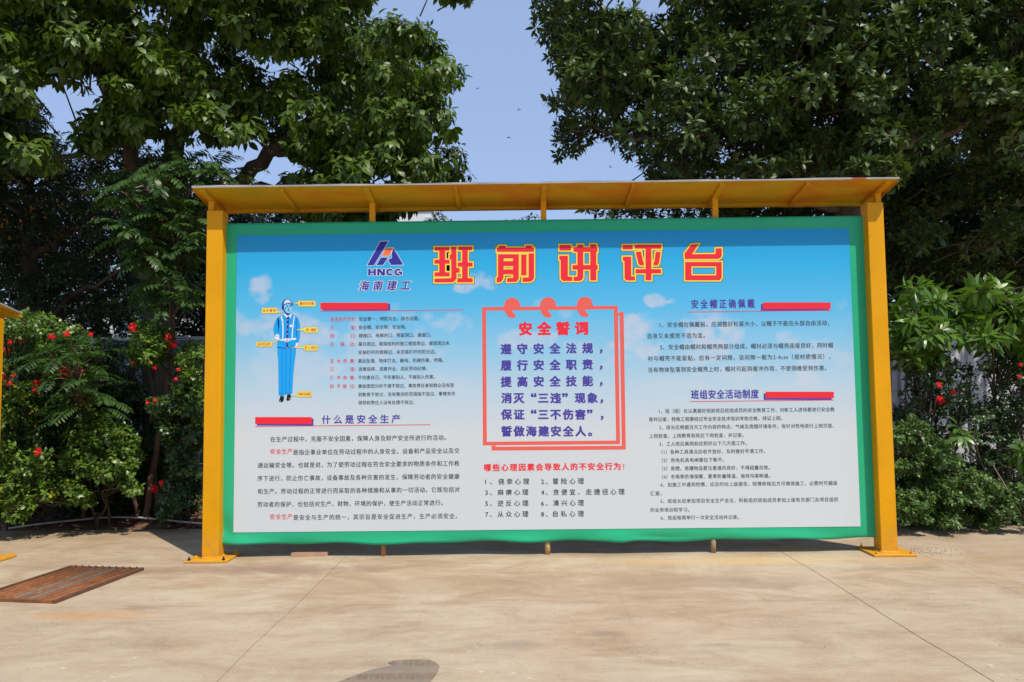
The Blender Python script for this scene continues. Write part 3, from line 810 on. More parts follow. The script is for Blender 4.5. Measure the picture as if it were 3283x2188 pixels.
F([(422,200),(440,200),(450,262),(470,290),(500,305),(540,300),(515,322),(486,330),(465,310),(446,280),(430,256),(414,240)], I_navy, 4)
F([(420,205),(424,165),(440,138),(465,120),(495,116),(525,128),(545,160),(560,182),(555,208),(545,218),(540,190),(500,180),(456,192),(446,204),(436,230),(416,226)], I_navy, 6, 'figure_helmet')
F([(438,190),(448,150),(468,128),(495,122),(520,134),(540,165),(548,176),(500,170),(462,180)], I_face, 7)
F([(448,182),(456,150),(478,132),(505,130),(525,150),(536,166),(495,164),(465,172)], I_cuff, 8)
for pts in ([(472,204),(498,200),(500,206),(474,210)], [(512,200),(540,196),(541,203),(514,206)], [(476,216),(496,212),(496,220),(480,222)], [(515,212),(536,208),(536,216),(518,218)],
            [(500,222),(508,240),(512,252),(496,252),(500,248)], [(492,262),(524,260),(514,268),(502,270)], [(504,276),(516,275),(512,279)], [(470,214),(462,240),(466,262),(472,240)],
            [(428,232),(440,228),(440,250),(432,252)]):
    F(pts, I_navy, 9)
for x, y in ((494, 388), (493, 446), (492, 512), (490, 568), (486, 676), (484, 746)):
    F([(x+6*math.cos(t), y+6*math.sin(t)) for t in np.linspace(0, 2*math.pi, 9)[:-1]], I_white, 8, 'figure_button')
def stroke(pts, w, mat=I_navy, layer=4):
    ps = []
    for (a, b), (c, d) in zip(pts[:-1], pts[1:]):
        l = math.hypot(c-a, d-b); nx_, ny_ = -(d-b)/l*w/2, (c-a)/l*w/2
        ps.append(poly(Z8, [(a+nx_, b+ny_), (c+nx_, d+ny_), (c-nx_, d-ny_), (a-nx_, b-ny_)]))
    flat('figure_line', ps, mat, layer)
stroke(body+[body[0]], 2.6, I_steel, 2)
for s in ([(422,755),(420,1000),(423,1310)], [(472,757),(470,1050),(468,1345)], [(533,750),(526,1000),(514,1300)], [(362,380),(382,410),(384,470)], [(356,440),(384,460)], [(340,512),(372,532),(380,510)],
          [(612,362),(600,400),(592,440)], [(604,480),(608,560),(606,680)], [(564,512),(590,516)], [(532,412),(548,408)], [(462,368),(480,372)], [(380,1336),(410,1338),(446,1330)], [(484,1326),(520,1330),(548,1318)], [(420,412),(434,414)]):
    stroke(s, 4)
stroke([(400,340),(420,420),(424,500),(422,632)], 2, I_steel, 5); stroke([(541,628),(548,520),(558,420),(572,334)], 2, I_steel, 5)
for s in ([(384,1440),(382,1420),(392,1395),(396,1372),(440,1368),(446,1388),(444,1418),(430,1444),(404,1450)], [(476,1418),(480,1392),(486,1352),(528,1344),(536,1362),(534,1394),(524,1420),(500,1430),(482,1428)]):
    F(s, I_shoe_pitshade, 3, 'figure_shoe')
F([(394,1430),(408,1432),(406,1438),(396,1436)], I_white, 5); F([(512,1398),(522,1396),(518,1406),(510,1408)], I_white, 5)
TAGS = [(632, 142, 852, 216, [(634, 160), (552, 172), (634, 182)], "戴好安全帽", 650, 832, 178), (160, 232, 358, 304, [(356, 272), (446, 294), (356, 294)], "系好帽带", 175, 340, 269), (708, 480, 880, 552, [(710, 494), (592, 514), (710, 528)], "统一着装", 728, 860, 517),
        (90, 668, 292, 732, [(288, 676), (416, 636), (288, 694)], "系好安全带", 106, 274, 700), (708, 712, 880, 784, [(710, 732), (498, 746), (710, 754)], "扣上纽扣", 714, 868, 748), (624, 1306, 802, 1380, [(626, 1350), (520, 1374), (626, 1366)], "穿好安全鞋", 634, 790, 1344)]
pe = Z8(100, 0)[0]-Z8(99, 0)[0]
for x0, y0, x1, y1, tip, t, a, b, y in TAGS:
    r = rect(Z8, x0, y0, x1, y1); tp = poly(Z8, tip)
    flat('caption_tag_edge', [offset(r, 2*pe), offset(tp, 1.5*pe)], I_dk, 10)
    flat('caption_tag', [r, tp], I_tagyel, 12)
    textline(Z8, t, a, y, b, y, 42, I_textred, .02, .8, 14)

# roof -----------------------------------------------------------------
RF, RB = (-.2788, 3.3876), (.2677, 3.299)
def rz(y): return RF[1]+(y-RF[0])/(RB[0]-RF[0])*(RB[1]-RF[1])
RX = 3.2191
def slab(x0, x1, y0, y1, t0, t1, mat, name, parent, dx=0, dz=0):
    m = MB()
    m.add([(x0, y0, rz(y0)+t0+dz), (x1, y0, rz(y0)+t0+dz), (x1, y1, rz(y1)+t0+dz), (x0, y1, rz(y1)+t0+dz), (x0, y0, rz(y0)+t1+dz), (x1, y0, rz(y0)+t1+dz), (x1, y1, rz(y1)+t1+dz), (x0, y1, rz(y1)+t1+dz)],
          [(0,3,2,1),(4,5,6,7),(0,1,5,4),(1,2,6,5),(2,3,7,6),(3,0,4,7)])
    if dx:
        m.v = [(a+dx, b, c_) for a, b, c_ in m.v]
    return m.build(name, mat, parent)
roof = empty('roof', (0, 0, 3.3), None, None); roof.parent = board
slab(-RX, RX, RF[0]+.004, RB[0], .000, .004, M_roof, 'roof_sheet', roof)
# galvanised front lip with slightly wavy top
m = MB(); nn = 120; vs = []
for i in range(nn):
    x = -RX+2*RX*i/(nn-1); w = .0025*math.sin(i*.31)+.002*math.sin(i*.11+1)
    vs += [(x, RF[0], RF[1]-.001), (x, RF[0], RF[1]+.016+w), (x, RF[0]+.03, RF[1]+.016+w), (x, RF[0]+.003, RF[1]-.001)]
fs = []
for i in range(nn-1):
    a = i*4
    fs += [(a, a+4, a+5, a+1), (a+1, a+5, a+6, a+2)]
m.add(vs, fs).build('edge_trim', M_galv, roof)
slab(-RX, RX, RB[0]-.035, RB[0], -.030, -.0005, M_roof, 'rear_beam', roof)
slab(-RX, RX, RF[0]+.032, RB[0]+.004, .006, .012, M_galv, 'top_sheet', roof)
for i, x in enumerate((-3.13, -2.405, -1.628, -.812, 0.0, .812, 1.628, 2.405, 3.13)):
    w = .05 if i % 2 == 0 else .032
    slab(x-w/2, x+w/2, RF[0]+.030, RB[0]-.037, -.028, -.0005, M_roof, 'rib', roof)
    if i in (2, 4, 6):
        y = .055
        MB().box(x-.026, x+.026, y-.022, y+.022, ZT-.05, rz(y)-.026, .002).build('roof_strut', M_yellow, board)
    if i in (0, 8):
        MB().box(x-.026, x+.026, PYC-.02, PYC+.028, PH+.001, rz(PYC)-.026, .002).build('roof_strut', M_yellow, board)
for sx in (-1, 1):
    slab(sx*RX-(.004 if sx > 0 else 0), sx*RX+(.004 if sx < 0 else 0), RF[0]+.03, RB[0], -.020, -.0005, M_roof, 'side_trim', roof)

# short pipe legs under the banner
for (bx, by, mt, r) in ((1229.5, 1792, M_pipe, .0235), (1756, 1797, M_pipe2, .025), (2287.5, 1784, M_pipe3, .0235)):
    x = float(at(bx, 1770, .04)[0])
    o = MB().tube([(x, .04, 0.0), (x, .04, ZB+.03)], r, 16).build('pipe_leg', mt, board, False)
    for p in o.data.polygons:
        if len(p.vertices) == 4: p.use_smooth = True

# brick slab lying in the shade under the board
g0, g1 = gnd(933, 1787), gnd(1048, 1785)
m = MB(); 
xa, xb = g0[0], g1[0]; y0 = g0[1]
m.add([(xa, y0, .001), (xb, y0+.02, .001), (xb, y0+.13, .001), (xa+.03, y0+.13, .001), (xa, y0, .036), (xb+.002, y0+.02, .038), (xb, y0+.13, .038), (xa+.03, y0+.13, .036)],
      [(0,3,2,1),(4,5,6,7),(0,1,5,4),(1,2,6,5),(2,3,7,6),(3,0,4,7)])
o = m.build('plank_offcut', M_brick); tag(o, 'short reddish offcut lying on the concrete under the left part of the notice board', 'offcut')

# ------------------------------------------------------------------ neighbouring display at the left edge
g = gnd(-40, 1785)
ntip = at(71, 1010, .27)
nb_ = empty('neighbour_notice_board', (float(ntip[0])-.3, 0, 0), 'yellow framed notice board cut off by the left edge of the photo', 'notice board')
nx1 = float(at(8, 1200, PF+PW)[0]); nxc = nx1-PW/2
tz = float(ntip[2]); xr = float(ntip[0]); xl = xr-4.3
nph = tz-.06
post(nxc, nb_, nph); base_plate(nxc, nb_, PYC)
post(nxc-3.9, nb_, nph); base_plate(nxc-3.9, nb_, PYC)
MB().box(nxc-3.8, nxc-.08, -.01, .03, .3, nph-.1).build('banner', M_green, nb_)
def nslab(x0, x1, y0, y1, t0, t1, name, mat):
    f_ = lambda y: tz+(.27-y)*.19
    MB().add([(x0, y0, f_(y0)+t0), (x1, y0, f_(y0)+t0), (x1, y1, f_(y1)+t0), (x0, y1, f_(y1)+t0), (x0, y0, f_(y0)+t1), (x1, y0, f_(y0)+t1), (x1, y1, f_(y1)+t1), (x0, y1, f_(y1)+t1)],
             [(0,3,2,1),(4,5,6,7),(0,1,5,4),(1,2,6,5),(2,3,7,6),(3,0,4,7)]).build(name, mat, nb_)
nslab(xl, xr, -.28, .27, 0, .004, 'roof_sheet', M_roof)
nslab(xl, xr+.004, -.284, .274, .0045, .020, 'edge_trim', M_galv)
nslab(xl, xr, .235, .27, -.028, -.0005, 'rear_beam', M_roof)
for x in (nxc, nxc-1.3, nxc-2.6, nxc-3.9): nslab(x-.025, x+.025, -.27, .233, -.028, -.0005, 'rib', M_roof)

# ------------------------------------------------------------------ drain grate
c_fl, c_fr, c_nr = gnd(225, 1822), gnd(462, 1829), gnd(178, 1937)
ux = (c_fr-c_fl); uy = (c_nr-c_fr)
wdt = np.linalg.norm(ux); lng = np.linalg.norm(uy)
ux /= wdt; uy /= lng
grate = empty('drain_grate', tuple(float(q) for q in (c_fl[0], c_fl[1], 0)), 'rusty steel drain grate of parallel bars set in the concrete at lower left', 'drain grate')
def gp(a, b, z): q = c_fl+ux*a+uy*b; return (q[0], q[1], z)
def gbar(a0, a1, b0, b1, z0, z1, name, mat):
    MB().add([gp(a0, b0, z0), gp(a1, b0, z0), gp(a1, b1, z0), gp(a0, b1, z0), gp(a0, b0, z1), gp(a1, b0, z1), gp(a1, b1, z1), gp(a0, b1, z1)],
             [(0,1,2,3),(7,6,5,4),(0,4,5,1),(1,5,6,2),(2,6,7,3),(3,7,4,0)]).build(name, mat, grate)
o = MB().add([gp(.0, 0, .002), gp(wdt, 0, .002), gp(wdt, lng, .002), gp(0, lng, .002)], [(3, 2, 1, 0)]).build('pit_shade_sheet', I_shoe_pitshade, grate)  # black sheet paints the shade of an uncut pit between the bars
gbar(0, .03, 0, lng, .001, .024, 'frame_bar', M_rustdark); gbar(wdt-.03, wdt, 0, lng, .001, .024, 'frame_bar', M_rustdark)
gbar(.031, wdt-.031, 0, .03, .001, .022, 'frame_bar', M_rustdark); gbar(.031, wdt-.031, lng-.03, lng, .001, .022, 'frame_bar', M_rust)
nbar = 10
for i in range(nbar):
    c_ = .03+(wdt-.06)*(i+.5)/nbar; h = (wdt-.06)/nbar*.31
    mt = M_rustgrey if i in (4, 6) else M_rust
    MB().tube([gp(c_, .031, .004), gp(c_, lng-.031, .004)], h, 10).build('bar', mt, grate, False)
    MB().tube([gp(c_, .012, .022), gp(c_, .012, .030)], .008, 6).build('bolt', M_rustdark, grate)
for o in grate.children:
    if o.name.startswith('bar'):
        for p in o.data.polygons: p.use_smooth = len(p.vertices) == 4

# ------------------------------------------------------------------ foliage machinery
LT_V = np.array([(0, 0, 0), (-.5, .36, .05), (0, .34, 0), (.5, .36, .05), (-.40, .70, .02), (0, .70, -.02), (.40, .70, .02), (0, 1, -.10)], float)
LT_F = np.array([(0, 2, 1), (0, 3, 2), (1, 5, 4), (1, 2, 5), (2, 6, 5), (2, 3, 6), (4, 5, 7), (5, 6, 7)], int)
LOW_V = np.array([(0, 0, 0), (-.46, .48, .03), (0, 1, -.04), (.46, .48, .03)], float)
LOW_F = np.array([(0, 2, 1), (0, 3, 2)], int)
def norm(a): return a/(np.linalg.norm(a, axis=-1, keepdims=True)+1e-9)
class Leaves:
    def __init__(s): s.p = []; s.a = []; s.n = []; s.L = []; s.w = []; s.r = []; s.d = []
    def add(s, p, a, n, L, w, r, d):
        s.p.append(p); s.a.append(a); s.n.append(n); s.L.append(L); s.w.append(w); s.r.append(r); s.d.append(d)
    def cat(s):
        for k_ in 'panLwrd': setattr(s, k_, np.concatenate(getattr(s, k_)) if isinstance(getattr(s, k_), list) else getattr(s, k_))
        return s
def rosettes(Lv, P, D, n, L, wr, droop, spread=(35, 95), jitter=.25, bend=.22, tone=None, gap=.0):
    m = len(P); D = norm(D)
    ref = norm(np.cross(D, np.where(np.abs(D[:, 2:3]) < .9, [[0, 0, 1.]], [[1., 0, 0]])))
    W = np.cross(D, ref)
    tone = rng.random(m)*.5 if tone is None else tone
    ph0 = rng.random(m)*6.28
    for i in range(n):
        ph = ph0+i*2.4+rng.normal(0, .25, m); al = np.radians(spread[0]+(spread[1]-spread[0])*((i+.5)/n)+rng.normal(0, 9, m))
        rad = np.cos(ph)[:, None]*ref+np.sin(ph)[:, None]*W
        a = np.cos(al)[:, None]*D+np.sin(al)[:, None]*rad
        a[:, 2] -= droop*(.5+rng.random(m)); a = norm(a)
        up = D+np.array([0, 0, .7])+rng.normal(0, jitter, (m, 3))
        nn_ = norm(up-a*(np.sum(up*a, 1, keepdims=True)))
        LL = L*(.7+.5*rng.random(m))*(.75+.25*i/n)
        Lv.add(P-D*gap*(i/n)+a*LL[:, None]*.06, a, nn_, LL, LL*wr*(.85+.3*rng.random(m)), np.clip(tone+rng.random(m)*.5, 0, 1), np.full(m, bend)*(.5+rng.random(m)))
def leaf_mesh(name, Lv, sel, mat, low=False):
    TV, TF = (LOW_V, LOW_F) if low else (LT_V, LT_F)
    p, a, n, L, w, r, d = (getattr(Lv, q)[sel] for q in 'panLwrd')
    x = np.cross(a, n)
    T = TV
    zz_ = T[None, :, 2]*w[:, None]*1.2-d[:, None]*L[:, None]*T[None, :, 1]**2
    V = p[:, None, :]+x[:, None, :]*(T[None, :, 0:1]*w[:, None, None])+a[:, None, :]*(T[None, :, 1:2]*L[:, None, None])+n[:, None, :]*zz_[:, :, None]
    m = len(p); V = V.reshape(-1, 3)
    Fc = (TF[None]+len(TV)*np.arange(m)[:, None, None]).reshape(-1, 3)
    return tri_mesh(name, V, Fc, mat, np.repeat(r, len(TV)))
UNIT = {}
def unit_leaf(mat, wr, bend, tone):
    key = (mat.name, round(wr, 2), round(bend, 2), tone)
    if key not in UNIT:
        T = LT_V; V = np.stack([T[:, 0]*wr, T[:, 1], T[:, 2]*wr*1.2-bend*T[:, 1]**2], 1)
        UNIT[key] = tri_mesh('leaf', V, LT_F, mat, np.full(8, tone))
    return UNIT[key]
def finish_leaves(root, Lv, mat, name='foliage', singles=300, wr=.45, bend=.22, deep=None):
    Lv.cat()
    px_, py_, z_ = project(Lv.p)
    vis = (px_ > 10) & (px_ < 3270) & (py_ > 5) & (py_ < 2180)
    onboard = (px_ > 715) & (px_ < 2800) & (py_ > 690) & (py_ < 1740)
    sc = np.where(vis & ~onboard, Lv.L/z_*(.8+.4*rng.random(len(z_))), 0)
    ids = np.argsort(-sc)[:singles]; ids = ids[sc[ids] > 0]
    rest = np.ones(len(z_), bool); rest[ids] = False
    if deep is not None:
        far = rest & (Lv.p[:, 1] > deep); rest &= ~far
        o = link('inner_foliage', leaf_mesh('inner_foliage', Lv, far, mat, True), root); o['kind'] = 'stuff'
    o = link(name, leaf_mesh(name, Lv, rest, mat), root); o['kind'] = 'stuff'
    base = root.location
    for i in ids:
        a, n, L = Lv.a[i], Lv.n[i], float(Lv.L[i]); x = np.cross(a, n); p = Lv.p[i]
        me = unit_leaf(mat, wr, bend, round(float(Lv.r[i])*5)/5)
        ob = bpy.data.objects.new('leaf', me); COL.objects.link(ob); ob.parent = root
        q = (p[0]-base[0], p[1]-base[1], p[2]-base[2])
        ob.matrix_local = Matrix(((x[0]*L, a[0]*L, n[0]*L, q[0]), (x[1]*L, a[1]*L, n[1]*L, q[1]), (x[2]*L, a[2]*L, n[2]*L, q[2]), (0, 0, 0, 1)))
def inpoly(pt, poly_):
    x, y = pt; c_ = False; n = len(poly_)
    for i in range(n):
        x1, y1 = poly_[i]; x2, y2 = poly_[i-1]
        if (y1 > y) != (y2 > y) and x < (x2-x1)*(y-y1)/(y2-y1)+x1: c_ = not c_
    return c_
def inpoly_v(X, Y, poly_):
    c_ = np.zeros(len(X), bool); n = len(poly_)
    for i in range(n):
        x1, y1 = poly_[i]; x2, y2 = poly_[i-1]
        if y1 == y2: continue
        c_ ^= ((y1 > Y) != (y2 > Y)) & (X < (x2-x1)*(Y-y1)/(y2-y1)+x1)
    return c_
def clumps(polys, holes, n, Yr, spacing=0):
    allp = [p for q in polys for p in q]
    x0, x1 = min(p[0] for p in allp), max(p[0] for p in allp); y0, y1 = min(p[1] for p in allp), max(p[1] for p in allp)
    out = []; tries = 0
    while len(out) < n and tries < n*60:
        tries += 1
        x, y = random.uniform(x0, x1), random.uniform(y0, y1)
        if not any(inpoly((x, y), p) for p in polys) or any(inpoly((x, y), p) for p in holes): continue
        Y = random.uniform(*Yr)
        P_ = atd(x, y, Y)
        if spacing and any(np.linalg.norm(P_-q) < spacing for q in out): continue
        out.append(P_)
    return out
def limb_pts(pts, wob=.05, seg=5):
    out = []
    for a, b in zip(pts[:-1], pts[1:]):
        a, b = np.array(a), np.array(b)
        for t in np.linspace(0, 1, seg, endpoint=False):
            out.append(a*(1-t)+b*t+(np.random.default_rng(int(abs(a[0]*1000)+t*97)).normal(0, wob, 3) if t else 0))
    out.append(np.array(pts[-1])); return out
def connect(mb, C, limbs, r0=.018, sag=.1, n=4):
    """branch from the nearest lower point on the limbs to C"""
    A = np.array(limbs); d = np.linalg.norm(A-C, axis=1)+np.maximum(0, A[:, 2]-C[2]+.1)*1.5
    s = A[np.argsort(d)[min(len(A)-1, int(rng.integers(0, 5)))]]; L = np.linalg.norm(C-s)
    if L > 1.0: s = C-(C-s)*(rng.uniform(.45, .8)/L); L = np.linalg.norm(C-s)
    mid = (s+C)/2+np.array([0, 0, sag*L])+rng.normal(0, .08*L, 3)
    r = min(r0, .007+.009*L)
    mb.tube([s, s*.45+mid*.55, mid, C*.5+mid*.5+[0, 0, .03*L], C], [r, r*.85, r*.7, r*.5, r*.35], n, False)
def grow(root, polys, holes, n, Yr, R_, per, leaf, mat, limbs, limb_rad, bark_m, spacing=0, singles=300, trunk_name='trunk', clean=None, upb=.25, sideb=0, extra=None, twigs=True, flat_=.6, deep=None):
    """limbs: list of polylines (world points). R_: clump radius; leaf: dict"""
    mb = MB(); pts_all = []
    for ln, rr in zip(limbs, limb_rad):
        q = limb_pts(ln, .03); pts_all += q
        rads = np.interp(np.linspace(0, 1, len(q)), np.linspace(0, 1, len(rr)), rr)
        mb.tube(q, list(rads), 9 if rr[0] > .05 else 6, False)
    mb.build(trunk_name, bark_m, root, True)
    C = clumps(polys, holes, n, Yr, spacing) + (extra or [])
    br = MB(); Lv = Leaves()
    for c_ in C: connect(br, c_, pts_all)
    CP = []; CD = []; CT = []
    for c_ in C:
        m_ = per
        dd = norm(rng.normal(0, 1, (m_, 3))+np.array([sideb, -.15, upb])); rad_ = (.55+.5*rng.random((m_, 1)))*R_*random.uniform(.75, 1.25)
        P_ = c_+dd*rad_*np.array([1, 1, flat_])
        CP.append(P_); CD.append(dd+np.array([0, 0, .35])); CT.append(np.full(m_, random.random()*.35)+rng.random(m_)*.25)
    CP = np.concatenate(CP); CD = np.concatenate(CD); CT = np.concatenate(CT)
    cc = np.repeat(np.array(C), per, 0)
    if clean is not None:
        X_, Y_, Zc = project(CP); X_ /= 1.39524; Y_ /= 1.39524
        keep = np.zeros(len(CP), bool)
        for p in clean[0]: keep |= inpoly_v(X_, Y_, p)
        for p in clean[1]: keep &= ~inpoly_v(X_, Y_, p)
        CP, CD, CT, cc = CP[keep], CD[keep], CT[keep], cc[keep]
    if twigs:
        for a, b in zip(cc[::3], CP[::3]):
            br.tube([a, (a+b)/2+[0, 0, -.02], b], [.007, .005, .003], 3, False)
    br.build('branches', M_twigdark, root, True)['kind'] = 'stuff'
    rosettes(Lv, CP, CD, tone=CT, **leaf)
    finish_leaves(root, Lv, mat, singles=singles, wr=leaf['wr'], bend=leaf.get('bend', .22), deep=deep)
    return CP, C

# ------------------------------------------------------------------ left tree
YL = 3.0
LT_poly = [(-260,-330),(930,-330),(900,-60),(862,0),(872,14),(965,40),(1025,72),(1044,112),(1034,140),(1062,150),(1103,160),(1096,178),(1062,196),(1040,236),(1056,272),(1086,302),(1090,340),(1072,372),(1096,414),(1090,440),(960,502),(640,510),(640,424),(620,395),(560,330),(470,330),(300,330),(150,372),(60,420),(-260,460)]
LT_holes = [[(86,192),(102,182),(134,192),(179,205),(205,221),(232,224),(221,237),(211,243),(179,266),(163,294),(125,310),(109,314),(96,294),(114,272),(110,246),(93,230),(83,208)],
            [(562,330),(572,286),(590,302),(640,315),(672,352),(690,378),(700,392),(668,398),(655,392),(640,420),(560,420)],
            [(835,395),(850,376),(905,388),(925,414),(920,424),(835,424)], [(545,128),(575,118),(572,150),(556,152)], [(785,232),(806,205),(812,225),(800,262),(788,268)],
            [(660,478),(690,478),(690,500),(660,500)],[(903,478),(992,478),(992,506),(903,506)]]
LT_grow = [[(-260,-330),(900,-330),(860,-60),(822,30),(935,64),(992,96),(1012,120),(1040,162),(1062,168),(1010,200),(1000,240),(1020,290),(1050,330),(1042,372),(1060,420),(930,450),(930,500),(650,500),(645,440),(640,350),(500,290),(300,300),(170,330),(70,385),(-260,420)]]
LT_gh = [[(60,170),(134,165),(250,200),(250,250),(200,280),(140,330),(85,330)]]
tree1 = empty('broadleaf_tree', tuple(float(q) for q in atd(372, 1150, YL)*np.array([1, 1, 0])), 'large broadleaf tree with big drooping leaves rising behind the left half of the notice board', 'tree')
tb = tree1.location
L1 = [[(tb[0], tb[1], 0), atd(362, 900, YL), atd(350, 640, YL), atd(318, 420, YL)],
      [atd(318, 420, YL), atd(300, 330, YL-.1), atd(237, 190, YL-.2), atd(215, -60, YL), atd(230, -250, YL)],
      [atd(340, 500, YL), atd(430, 285, YL-.1), atd(448, 80, YL), atd(500, -200, YL)],
      [atd(350, 600, YL), atd(470, 470, YL+.1), atd(545, 425, YL), atd(632, 345, YL-.2), atd(760, 235, YL-.1), atd(900, 150, YL)],
      [atd(632, 345, YL-.2), atd(700, 380, YL-.3), atd(830, 340, YL-.3), atd(980, 320, YL-.2)],
      [atd(545, 425, YL), atd(680, 440, YL+.2), atd(800, 450, YL+.3)],
      [atd(300, 330, YL-.1), atd(200, 350, YL-.5), atd(60, 380, YL-.6)]]
P1, C1 = grow(tree1, LT_grow, LT_gh, 830, (1.3, 5.8), .36, 17, dict(n=8, L=.162, wr=.46, droop=.75, spread=(30, 100), bend=.22, gap=.10), M_leafA, L1,
              [(.20, .17, .15, .12), (.10, .09, .08, .06, .03), (.14, .12, .09, .04), (.13, .11, .10, .09, .06, .03), (.05, .04, .03, .02), (.05, .035, .02), (.035, .03, .015)], M_bark, .0,
              clean=([LT_poly, [(990,-60),(1092,-60),(1088,8),(1062,14),(1030,6),(995,4)]], LT_holes), extra=[atd(1020, -20, 3), atd(1060, -25, 3.2)]+[atd(x_, y_, 1.9+random.random()*.5) for x_, y_ in [(455,400),(500,380),(540,470),(470,300),(425,230),(440,160),(700,330),(760,260),(820,210),(860,180),(330,300),(300,260),(250,280),(220,330),(900,330),(960,380),(700,470),(760,470),(820,480),(880,470),(240,150),(225,90),(460,60),(520,250),(600,240)]], upb=.35, singles=300, deep=3.2)
# clusters of small figs along the limbs
fg = MB()
def ball(mb, c_, r):
    vs = [(0, 0, 1)]+[(math.cos(a)*.9, math.sin(a)*.9, .4) for a in np.arange(5)*1.2566]+[(math.cos(a+.6)*.9, math.sin(a+.6)*.9, -.4) for a in np.arange(5)*1.2566]+[(0, 0, -1)]
    fs = [(0, 1+i, 1+(i+1) % 5) for i in range(5)]+[(11, 6+(i+1) % 5, 6+i) for i in range(5)]+[(1+i, 6+i, 1+(i+1) % 5) for i in range(5)]+[(6+i, 6+(i+1) % 5, 1+(i+1) % 5) for i in range(5)]
    mb.add([(c_[0]+v_[0]*r, c_[1]+v_[1]*r, c_[2]+v_[2]*r) for v_ in vs], fs)
for (dx, dy) in [(545, 210), (550, 190), (560, 235), (540, 160), (620, 330), (600, 310), (575, 290), (700, 330), (780, 240), (860, 215), (890, 270), (520, 120), (900, 340), (870, 285)]:
    for _ in range(16):
        p = atd(dx+random.gauss(0, 12), dy+random.gauss(0, 16), YL-.5+random.uniform(-.5, .3)); ball(fg, p, random.uniform(.010, .016))
fg.build('figs', M_fig, tree1, True)['kind'] = 'stuff'

# ------------------------------------------------------------------ right tree
YR = 3.4
RT_poly = [(1231,-330),(1700,-330),(2640,-330),(2640,700),(2030,690),(2030,500),(1330,500),(1345,478),(1470,474),(1452,412),(1441,378),(1425,386),(1408,372),(1392,328),(1363,330),(1312,362),(1258,368),(1250,360),(1276,330),(1270,272),(1300,256),(1246,240),(1296,200),(1290,180),(1258,170),(1250,118),(1226,78),(1216,13),(1231,0)]
RT_holes = [[(1425,-60),(1430,0),(1462,22),(1488,42),(1505,34),(1529,46),(1544,36),(1519,-2),(1515,-60)], [(1500,474),(1535,474),(1535,500),(1500,500)],
            [(1310,255),(1390,252),(1385,268),(1330,272)], [(1365,335),(1400,325),(1412,375),(1375,372)], [(1205,480),(1338,480),(1338,505),(1205,505)]]
RT_grow = [[(1260,-330),(2620,-330),(2620,400),(2300,380),(2150,330),(2035,420),(1990,420),(1500,420),(1470,380),(1430,330),(1390,305),(1330,330),(1290,345),(1300,290),(1340,240),(1300,215),(1330,180),(1290,140),(1256,70),(1250,0)],
           [(1350,482),(1480,480),(1480,510),(1350,510)]]
RT_gh = [[(1390,-60),(1395,20),(1480,62),(1560,60),(1555,-60)]]
tree2 = empty('fig_tree', tuple(float(q) for q in atd(2010, 1150, YR+.8)*np.array([1, 1, 0])), 'tall dark fig tree with glossy oval leaves filling the upper right of the photo', 'tree')
tb = tree2.location
L2 = [[(tb[0], tb[1], 0), atd(1990, 700, YR+.8), atd(1950, 420, YR+.6), atd(1960, 100, YR+.6), atd(2000, -250, YR+.6)],
      [atd(1945, 380, YR+.5), atd(1850, 300, YR), atd(1755, 291, YR-.6), atd(1660, 286, YR-.5), atd(1560, 240, YR-.3), atd(1430, 150, YR-.2), atd(1300, 60, YR-.3)],
      [atd(1660, 286, YR-.5), atd(1560, 340, YR-.3), atd(1440, 310, YR-.3), atd(1310, 300, YR-.4)],
      [atd(1955, 200, YR+.6), atd(1850, 100, YR+.1), atd(1720, 0, YR), atd(1600, -120, YR)],
      [atd(1960, 180, YR+.6), atd(2100, 80, YR-.3), atd(2300, 0, YR-.6), atd(2500, -60, YR-.6)],
      [atd(1945, 420, YR+.6), atd(2080, 330, YR-.2), atd(2250, 280, YR-.6), atd(2450, 260, YR-.6)],
      [atd(1945, 480, YR+.6), atd(1800, 470, YR+.2), atd(1620, 450, YR+.1), atd(1400, 470, YR)]]
P2, C2 = grow(tree2, RT_grow, RT_gh, 1250, (1.6, 6.4), .33, 17, dict(n=8, L=.138, wr=.42, droop=.05, spread=(25, 85), bend=.15), M_leafB, L2,
              [(.32, .28, .24, .15, .08), (.14, .11, .075, .07, .05, .03, .015), (.05, .035, .025, .012), (.09, .07, .04, .02), (.09, .06, .04, .02), (.09, .06, .04, .02), (.06, .05, .03, .015)], M_bark_pale, 0,
              clean=([RT_poly], RT_holes), upb=.35, singles=300, deep=3.0,
              extra=clumps([[(2035,420),(2150,330),(2300,380),(2620,400),(2620,660),(2050,665),(1500,480),(1500,420),(1990,420)]], [], 330, (4.3, 7.2))
              + clumps([[(2060,500),(2120,480),(2160,560),(2080,560)], [(2230,500),(2300,440),(2340,560),(2250,600)]], [], 7, (3.0, 4.0)))
vn = MB()
for (x0, y0, x1, y1, r) in [(1620, 300, 1545, 408, .006), (1600, 310, 1612, 410, .005), (1574, 350, 1612, 402, .004), (1560, 300, 1565, 405, .004), (1700, 300, 1690, 405, .004), (1890, 10, 1650, 98, .006), (1750, 330, 1753, 350, .004)]:
    a, b = atd(x0, y0, YR-.9), atd(x1, y1, YR-.9); vn.tube([a, (a+b)/2+rng.normal(0, .03, 3), b], r, 4, False)
vn.build('aerial_roots', M_twig, tree2)['kind'] = 'stuff'

